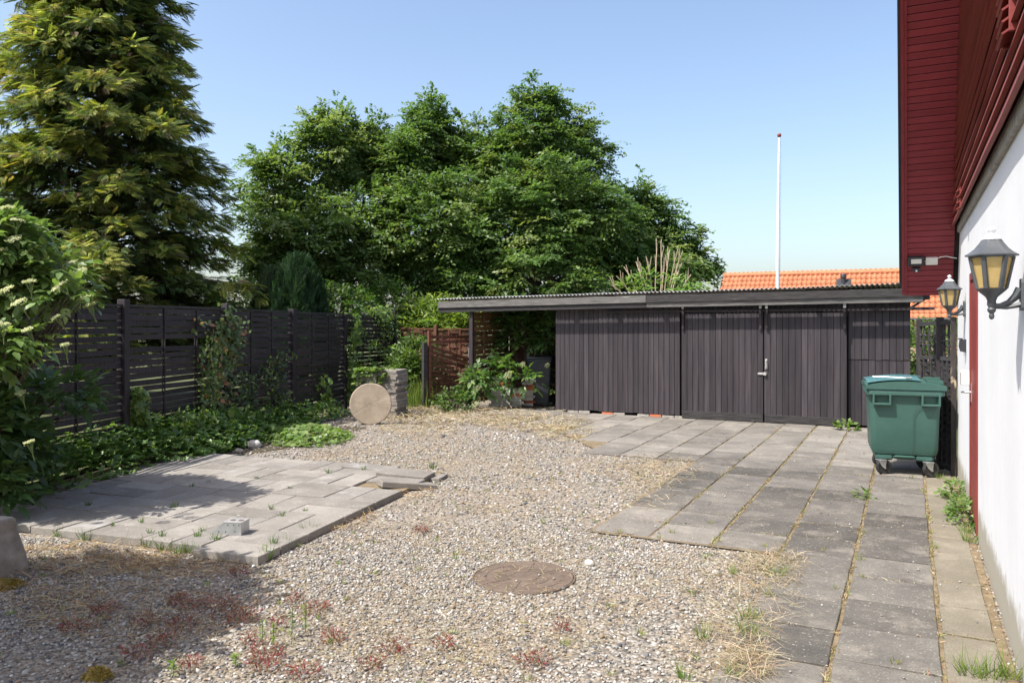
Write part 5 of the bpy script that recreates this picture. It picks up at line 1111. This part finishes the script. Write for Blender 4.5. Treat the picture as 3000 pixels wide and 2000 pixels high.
# ================================================================ GRAVEL STONES
def ico():
    t = (1 + 5 ** .5) / 2; V = np.array([(-1, t, 0), (1, t, 0), (-1, -t, 0), (1, -t, 0), (0, -1, t), (0, 1, t), (0, -1, -t), (0, 1, -t), (t, 0, -1), (t, 0, 1), (-t, 0, -1), (-t, 0, 1)]) / (1 + t * t) ** .5
    F = np.array([(0, 11, 5), (0, 5, 1), (0, 1, 7), (0, 7, 10), (0, 10, 11), (1, 5, 9), (5, 11, 4), (11, 10, 2), (10, 7, 6), (7, 1, 8), (3, 9, 4), (3, 4, 2), (3, 2, 6), (3, 6, 8), (3, 8, 9), (4, 9, 5), (2, 4, 11), (6, 2, 10), (8, 6, 7), (9, 8, 1)]); return V, F
IV, IF = ico()
PAL = np.array([(.39, .37, .335), (.31, .293, .262), (.232, .22, .2), (.46, .443, .412), (.31, .26, .195), (.145, .146, .15), (.095, .104, .118), (.55, .545, .525), (.3, .22, .155), (.2, .168, .138)]); PW = np.array([.2, .2, .14, .12, .1, .07, .04, .05, .04, .04]); PW = PW / PW.sum()
def wgt(x, y):                                           # patchy cover: where stones lie thick and where dry grass takes over
    return .5 + .5 * np.sin(x * 1.9 + 1.1 * np.sin(y * 1.3)) * np.cos(y * 1.6 + .7 * np.sin(x * 2.3))
def yard_points(n, Y0, Y1, pad=.03):
    Y = (rng.random(n) * (Y1 ** 2 - Y0 ** 2) + Y0 ** 2) ** .5; X = (rng.random(n) * 2 - 1) * .68 * Y
    x = CAMP.x + RT.x * X + FW.x * Y; y = CAMP.y + RT.y * X + FW.y * Y
    ed = pad + .06 * np.sin(y * 5) + .05 * np.sin(y * 13 + 1) + .03 * np.sin(y * 31) + .05 * rng.normal(0, 1, n)
    ok = ~in_paving(x - ed, y) & ~in_patio(x, y, .0) & (x < -.1) & (y < 4.1) & ((x - mc.x) ** 2 + (y - mc.y) ** 2 > .352 ** 2)
    fx = np.array([np.interp(v, [p.y for p in PP], [p.x for p in PP]) for v in y]); ok &= x > fx + .55
    return x[ok], y[ok], Y[ok]
def pebbles(name, label, n, Y0, Y1, s0, s1):
    x, y, Y = yard_points(n, Y0, Y1); keep = rng.random(len(x)) < .30 + .85 * wgt(x, y); x, y = x[keep], y[keep]; n = len(x)
    s = rng.uniform(s0, s1, n) * np.where(rng.random(n) < .06, 1.5, 1); pos = np.stack([x, y, s * rng.uniform(.1, .5, n)], 1)
    d = unit(n) * np.array([1, 1, .25]); u = np.array([0, 0, 1.0]) + rv(n, .35); c = PAL[rng.choice(len(PAL), n, p=PW)] * rng.uniform(.75, 1.2, (n, 1))
    V, F, K = inst(IV * np.array([1, .78, .48]), IF, pos, d, u, s, np.clip(c, 0, .85)); V = V.reshape(n, 12, 3); V += (rng.normal(0, .13, V.shape) * s[:, None, None]); V = V.reshape(-1, 3)
    o = np_obj(name, V, F, M['pebble'], None, K, smooth=True); tag(o, label, None, kind='stuff'); return n
pebbles('gravel', 'loose grey and tan gravel in the foreground', 62000, 3.7, 7.0, .006, .0135)
pebbles('gravel', 'loose grey and tan gravel further back', 24000, 7.0, 12.5, .010, .019)
pebbles('gravel', 'sparse coarse gravel lying over the slab edges and far yard', 7000, 12.5, 17, .016, .028)
# stray stones on slabs and on the manhole cover
n = 420; x = rng.uniform(-3, -.05, n); y = rng.uniform(-9, 3.5, n); x[:160] = rng.uniform(-.075, -.0, 160); ok = in_paving(x, y); x, y = x[ok], y[ok]; a = rng.uniform(0, 6.28, 9); r = rng.uniform(.05, .32, 9)
x = np.concatenate([x, mc.x + r * np.cos(a)]); y = np.concatenate([y, mc.y + r * np.sin(a)]); n = len(x); s = rng.uniform(.005, .012, n)
V, F, K = inst(IV * np.array([1, .8, .6]), IF, np.stack([x, y, np.where(np.arange(n) >= n - 9, .013, np.where(x > -.075, .012, .03)) + s * .4], 1), unit(n) * np.array([1, 1, .2]), np.array([0, 0, 1.0]) + rv(n, .3), s, PAL[rng.choice(len(PAL), n, p=PW)])
tag(np_obj('stray_stones', V, F, M['pebble'], None, K, smooth=True), 'stray gravel stones scattered on the slabs and cover', None, kind='stuff')

# ================================================================ DRY GRASS, STRAW, WEEDS
BL_T = np.array([(0, .5, 0), (0, -.5, 0), (.5, .32, .12), (.5, -.32, .12), (1, 0, .0)]); BL_F = np.array([(0, 1, 3), (0, 3, 2), (2, 3, 4)])
def blades(pos, d, ln, wd, c, mat='straw', name='dry_grass', label='', kind='stuff'):
    n = len(pos); u = np.array([0, 0, 1.0]) + rv(n, .5); V, F, K = inst(BL_T, BL_F, pos, d, u, ln, c, wd); V[:, 2] = np.maximum(V[:, 2], .006)
    return tag(np_obj(name, V, F, M[mat], None, K, kind=kind), label, None, kind=kind)
def lying(cx, cy, rx, ry, n, ang=None):
    a = rng.uniform(0, 2 * np.pi, n); r = rng.random(n) ** .6; x = cx + rx * r * np.cos(a); y = cy + ry * r * np.sin(a); return x, y
SC = [(.37, .3, .2), (.46, .39, .28), (.27, .2, .125)]
def straw_field(name, label, regions, ln=(.04, .16), wd=.0035, zmax=.03, colr=SC):
    X, Y, = [], []
    for (px, py, rx, ry, n) in regions:
        a = rng.uniform(0, 2 * np.pi, n); r = rng.random(n) ** .55
        for u, v in zip(px + rx * r * np.cos(a), py + ry * r * np.sin(a)):
            q = G(u, max(v, 1180)); X.append(q.x); Y.append(q.y)
    X = np.array(X); Y = np.array(Y); ok = ~in_patio(X, Y, -.02) & (X < -.02); X, Y = X[ok], Y[ok]; n = len(X); pv = in_paving(X, Y)
    pos = np.stack([X, Y, rng.uniform(.01, zmax, n) + np.where(pv, .024, 0)], 1); d = unit(n) * np.array([1, 1, .18])
    dist = np.hypot(X - CAMP.x, Y - CAMP.y); return blades(pos, d, rng.uniform(*ln, n), wd * np.clip(dist / 6, .9, 2.2), cols(n, colr[0], .2, colr[1], .35, colr[2], .25), 'straw', name, label)
straw_field('straw', 'dry straw and dead grass along the slab edges at the right', [(2180, 1770, 160, 130, 520), (2260, 1680, 100, 60, 320), (2130, 1900, 160, 120, 520), (2060, 1690, 220, 70, 420), (1950, 1385, 110, 45, 420), (1850, 1370, 160, 35, 400), (1900, 1450, 80, 70, 260), (2250, 1650, 110, 25, 260), (2200, 1960, 70, 60, 420)], (.05, .22))
straw_field('straw', 'pale dead grass in front of the gate and bay', [(1350, 1225, 260, 22, 1800), (1560, 1245, 170, 22, 1000), (1230, 1212, 60, 18, 500), (1250, 1190, 60, 15, 350), (1650, 1275, 90, 24, 400), (1230, 1260, 120, 25, 500)], (.06, .22), .005, .08)
straw_field('straw', 'dead brown grass lying in front of the patio', [(260, 1640, 260, 50, 1300), (520, 1660, 200, 40, 700), (150, 1750, 160, 80, 500), (400, 1800, 330, 90, 900), (950, 1520, 160, 40, 700), (1180, 1440, 90, 25, 260), (1000, 1490, 120, 40, 500)], (.04, .16), .004, .03, [(.38, .27, .15), (.5, .39, .24), (.22, .12, .07)])
straw_field('straw', 'thin dry grass scattered through the gravel', [(1300, 1750, 620, 220, 4200), (1000, 1900, 700, 110, 1500), (1450, 1400, 430, 110, 1900), (1250, 1330, 350, 50, 1200), (1500, 1560, 330, 80, 700)], (.03, .10), .0028, .018, [(.37, .29, .16), (.42, .35, .22), (.24, .17, .09)])
# joints of the slabs
X, Y = [], []
for xj, y0, y1, n in ((-.348, -8.5, -.6, 1500), (-.875, -8.6, 3.9, 3600), (-1.395, -4.2, 3.9, 2400), (-1.917, -4.2, 4.0, 2200), (-2.435, -4.2, 4.0, 1800), (-2.95, -.2, 4.0, 300), (-3.46, -.1, 4.0, 250), (-3.98, 0.2, 4.0, 200)):
    t = rng.random(n); yy = y0 + (y1 - y0) * t; k = rng.random(n) < .12 + .75 * (np.sin(yy * 3.1 + xj * 9) * np.sin(yy * 7.7 + 1) + .4 * np.sin(yy * 19 + xj * 5) > .05); yy = yy[k]; X.append(xj + rng.normal(0, .012, len(yy))); Y.append(yy)
for (sx0, sx1, sy0, sy1) in SLABS:
    if random.random() < .55:
        m = random.randint(6, 40); c0 = random.uniform(sx0, sx1); X.append(np.clip(rng.normal(c0, .12, m), sx0, sx1)); Y.append(np.full(m, sy0 - .006) + rng.normal(0, .006, m))
X = np.concatenate(X); Y = np.concatenate(Y); n = len(X)
blades(np.stack([X, Y, np.full(n, .02)], 1), nrm(rv(n) * np.array([1, 1, .4]) + np.array([0, 0, .25])), rng.uniform(.015, .06, n), rng.uniform(.003, .006, n), cols(n, (.36, .29, .17), .25, (.22, .23, .08), .22, (.2, .135, .08), .35), 'straw', 'joint_grass', 'dry grass and moss growing in the slab joints')
# upright green tufts
def tuft_obj(name, label, places, colr, ln=(.05, .12), nb=26, wd=.005, spread=.03, group=None, mat='leaf'):
    P, Dd, L, W_ = [], [], [], []
    for (x, y, z, k) in places:
        m = int(nb * k); a = rng.uniform(0, 2 * np.pi, m); r = spread * k * np.sqrt(rng.random(m)); P.append(np.stack([x + r * np.cos(a), y + r * np.sin(a), np.full(m, z)], 1)); Dd.append(nrm(np.stack([np.cos(a) * .45, np.sin(a) * .45, np.ones(m)], 1) + rv(m, .22))); L.append(rng.uniform(*ln, m) * min(1.5, max(.6, k)))
    P = np.concatenate(P); Dd = np.concatenate(Dd); L = np.concatenate(L); n = len(P); V, F, K = inst(BL_T, BL_F, P, Dd, rv(n), L, cols(n, colr[0], .2, colr[1], .35), wd)
    return tag(np_obj(name, V, F, M[mat], None, K, kind='stuff'), label, None, kind='stuff')
GT = [(.12, .2, .035), (.2, .27, .06)]
def gpl(lst, z=.0): return [(G(a, b, z).x, G(a, b, z).y, z, k) for a, b, k in lst]
tuft_obj('grass_tufts', 'green grass tufts at the slab edge and house wall', gpl([(2275, 1690, 1.7), (2148, 1680, .9), (2195, 1815, 1.4), (2190, 1865, 1.6), (2060, 1870, 1.2), (2250, 1750, .8), (2030, 1740, .7), (2150, 1985, 1), (2005, 1985, 1), (2840, 1980, 1.8), (2900, 1990, 2.0), (2960, 1985, 1.5), (2800, 1460, 1.2), (2808, 1500, 1.6), (2830, 1560, 1.6), (2840, 1590, 1.4), (2755, 1405, 1), (2668, 1403, .7), (2815, 1480, 1.3)], .01), GT)
tuft_obj('grass_tufts', 'small green grass tufts in the slab joints', gpl([(2529, 1510, .6), (2520, 1640, .9), (2530, 1560, .7), (2525, 1690, .6), (2720, 1520, .9), (2728, 1560, .8), (2738, 1605, .9), (2706, 1440, .8), (2730, 1590, .6), (1970, 1560, .9), (1815, 1560, .7), (2105, 1585, .8), (1930, 1575, .7), (2240, 1600, .6), (2290, 1615, .7), (2450, 1725, .5), (2410, 1612, .5), (2080, 1535, .7), (2620, 1945, .8), (2355, 1500, .5)], .022), [(.2, .25, .06), (.34, .31, .1)], (.03, .075), 18)
tuft_obj('patio_weeds', 'green weeds in the patio joints and along its edge', gpl([(700, 1527, .9), (795, 1490, .9), (825, 1510, .8), (630, 1580, 1), (800, 1590, 1.1), (580, 1570, .9), (595, 1555, .7), (440, 1560, .8), (475, 1570, .8), (850, 1430, .6), (560, 1425, .7), (610, 1412, .6), (965, 1385, 1), (1065, 1375, .9), (750, 1400, .6), (895, 1495, .6), (260, 1480, .9), (510, 1485, 1.0), (330, 1540, .6), (412, 1530, .7)], .065) + gpl([(545, 1618, 1.6), (480, 1610, 1.7), (430, 1600, 1.6), (520, 1622, 1.3), (600, 1620, 1.3), (905, 1560, 1.8), (830, 1605, 1.5), (780, 1635, 1.6), (1270, 1370, 1.6), (250, 1580, 1.4), (170, 1570, 1.2)], .01), [(.07, .14, .03), (.13, .2, .05)], (.03, .09), 26, .005)
x, y, _ = yard_points(260, 3.8, 9.5); tuft_obj('gravel_weeds', 'tiny green weeds dotted through the gravel', [(a, b, .01, random.uniform(.4, .9)) for a, b in zip(x, y)], [(.16, .23, .05), (.26, .29, .08)], (.02, .06), 14, .006, .03)
# taller weeds
tall = thing('horseweed', 'upright light green weeds standing in the foreground gravel', 'weed', G(855, 1870), 'weeds in the foreground gravel'); P = []; mb = MB()
for (a, b, h) in ((855, 1870, .17), (895, 1850, .16), (800, 1900, .14), (768, 1885, .12), (690, 1955, .07), (508, 1980, .08), (780, 1640, .12)):
    q = G(a, b); mb.tube([q, q + Vector((.005, 0, h))], .0025, 4)
    for k in range(26): P.append(tuple(q + Vector((0, 0, h * (.1 + .9 * k / 26)))))
mb.build('stems', M['lawn'], tall); P = np.array(P); n = len(P); V, F, K = inst(LEAF_T * np.array([1, .5, 1]), LEAF_F, P, nrm(rv(n) * np.array([1, 1, .3]) + np.array([0, 0, .5])), np.array([0, 0, 1.0]) + rv(n, .3), rng.uniform(.018, .04, n), cols(n, (.2, .3, .06), .15)); np_obj('leaves', V, F, M['leaf'], tall, K, kind='stuff')
# red stemmed geraniums
P, Dd = [], []
spots = [(G(a, b), r) for a, b, r in ((640, 1790, .14), (700, 1690, .07), (715, 1820, .10), (530, 1840, .10), (545, 1780, .09), (860, 1765, .06), (920, 1795, .10), (780, 1930, .10), (770, 1960, .09), (975, 1880, .07), (560, 1960, .07), (400, 1930, .10), (1150, 1915, .10), (1235, 1560, .08), (735, 1890, .05), (430, 1830, .08), (520, 1770, .05), (1560, 1950, .09), (470, 1890, .07), (1090, 1960, .06), (885, 1985, .09), (1650, 1850, .04), (820, 1835, .05), (300, 1800, .08), (220, 1850, .08), (1300, 1900, .06))]
for q, r in spots:
    for k in range(int(190 * r / .1)):
        a = random.uniform(0, 6.28); rr = r * random.random() ** .6; P.append((q.x + rr * math.cos(a), q.y + rr * math.sin(a), .012 + .05 * random.random())); Dd.append((math.cos(a), math.sin(a), random.uniform(-.2, .8)))
P = np.array(P); n = len(P); V, F, K = inst(BL_T * np.array([1, 1, 1]), BL_F, P, nrm(np.array(Dd) + rv(n, .5)), np.array([0, 0, 1.0]) + rv(n, .5), rng.uniform(.015, .045, n), cols(n, (.19, .035, .035), .25, (.16, .1, .05), .4, (.3, .05, .06), .15), rng.uniform(.003, .007, n))
tag(np_obj('red_weeds', V, F, M['leaf'], None, K, kind='stuff'), 'dark red low weeds creeping over the foreground gravel', None, kind='stuff')
# weeds along the house wall and grass in the path
bush('wall_weed', 'leafy weed with tiny flowers at the foot of the white wall near the door', G(2826, 1530) + Vector((-.02, 0, .08)), (.08, .3, .12), 70, G2, .05, 5, stem=False, ln=(.04, .1)); bush('wall_weed', 'leafy weed against the white wall closest to the fence post', G(2808, 1465) + Vector((-.02, 0, .07)), (.08, .25, .1), 60, G2, .05, 5, stem=False, ln=(.04, .1))
bush('dandelion', 'flat green dandelion rosette in the slab joint', G(2535, 1462) + Vector((0, 0, .03)), (.09, .07, .015), 12, G2, .09, 3, T=LONG_T, stem=False, ln=(.03, .06)); bush('dock_weed', 'green weed at the foot of the shed doors', G(2478, 1262) + Vector((0, -.05, .07)), (.12, .06, .05), 16, G2, .1, 4, stem=False, ln=(.05, .1))
n = 2600; px = rng.uniform(1180, 1262, n); py = rng.uniform(1130, 1200, n); P = np.array([tuple(G(a, b)) for a, b in zip(px, np.maximum(py, 1172))]); blades(P, nrm(np.array([0, 0, 1.0]) + rv(n, .2)), rng.uniform(.25, .75, n), rng.uniform(.008, .014, n), cols(n, (.12, .2, .04), .2, (.24, .29, .07), .35), 'leaf', 'tall_grass', 'tall green grass filling the path between paver stack and gate')
# leaf litter along the wall foot
n = 900; y = rng.uniform(-9, -.3, n); x = rng.uniform(-.12, -.005, n); blades(np.stack([x, y, np.full(n, .012)], 1), unit(n) * np.array([1, 1, .2]), rng.uniform(.015, .06, n), rng.uniform(.004, .012, n), cols(n, (.25, .18, .11), .25, (.4, .32, .2), .3), 'straw', 'wall_litter', 'dry leaf litter along the foot of the white wall')
# moss cushions
def moss(px, py, s, label, seed):
    p = G(px, py); r = random.Random(seed); n = 700; v = unit(n); v[:, 2] = np.abs(v[:, 2]); P = np.array(p) + v * s * np.array([1.3, 1, .8]) * (1 + .15 * np.sin(v[:, [0]] * 9)); V, F, K = inst(BL_T, BL_F, P, nrm(v + rv(n, .5)), rv(n), rng.uniform(.008, .02, n), cols(n, (.3, .21, .05), .25, (.2, .17, .05), .3), .006)
    t = thing('moss_cushion', label, 'moss', (p.x, p.y, 0)); q = MB(); q.lathe([(s * 1.15, 0), (s, s * .4), (s * .6, s * .7), (0, s * .8)], (p.x, p.y, 0), 14); q.build('cushion', M['moss'], t, True); np_obj('moss_tips', V, F, M['straw'], t, K, kind='stuff')
moss(285, 1985, .055, 'yellow-brown moss cushion lying on the gravel at the bottom left', 1); moss(12, 1722, .07, 'yellow moss cushion beside the concrete block', 2); moss(45, 1718, .05, 'dark moss cushion right of the yellow one by the block', 3)
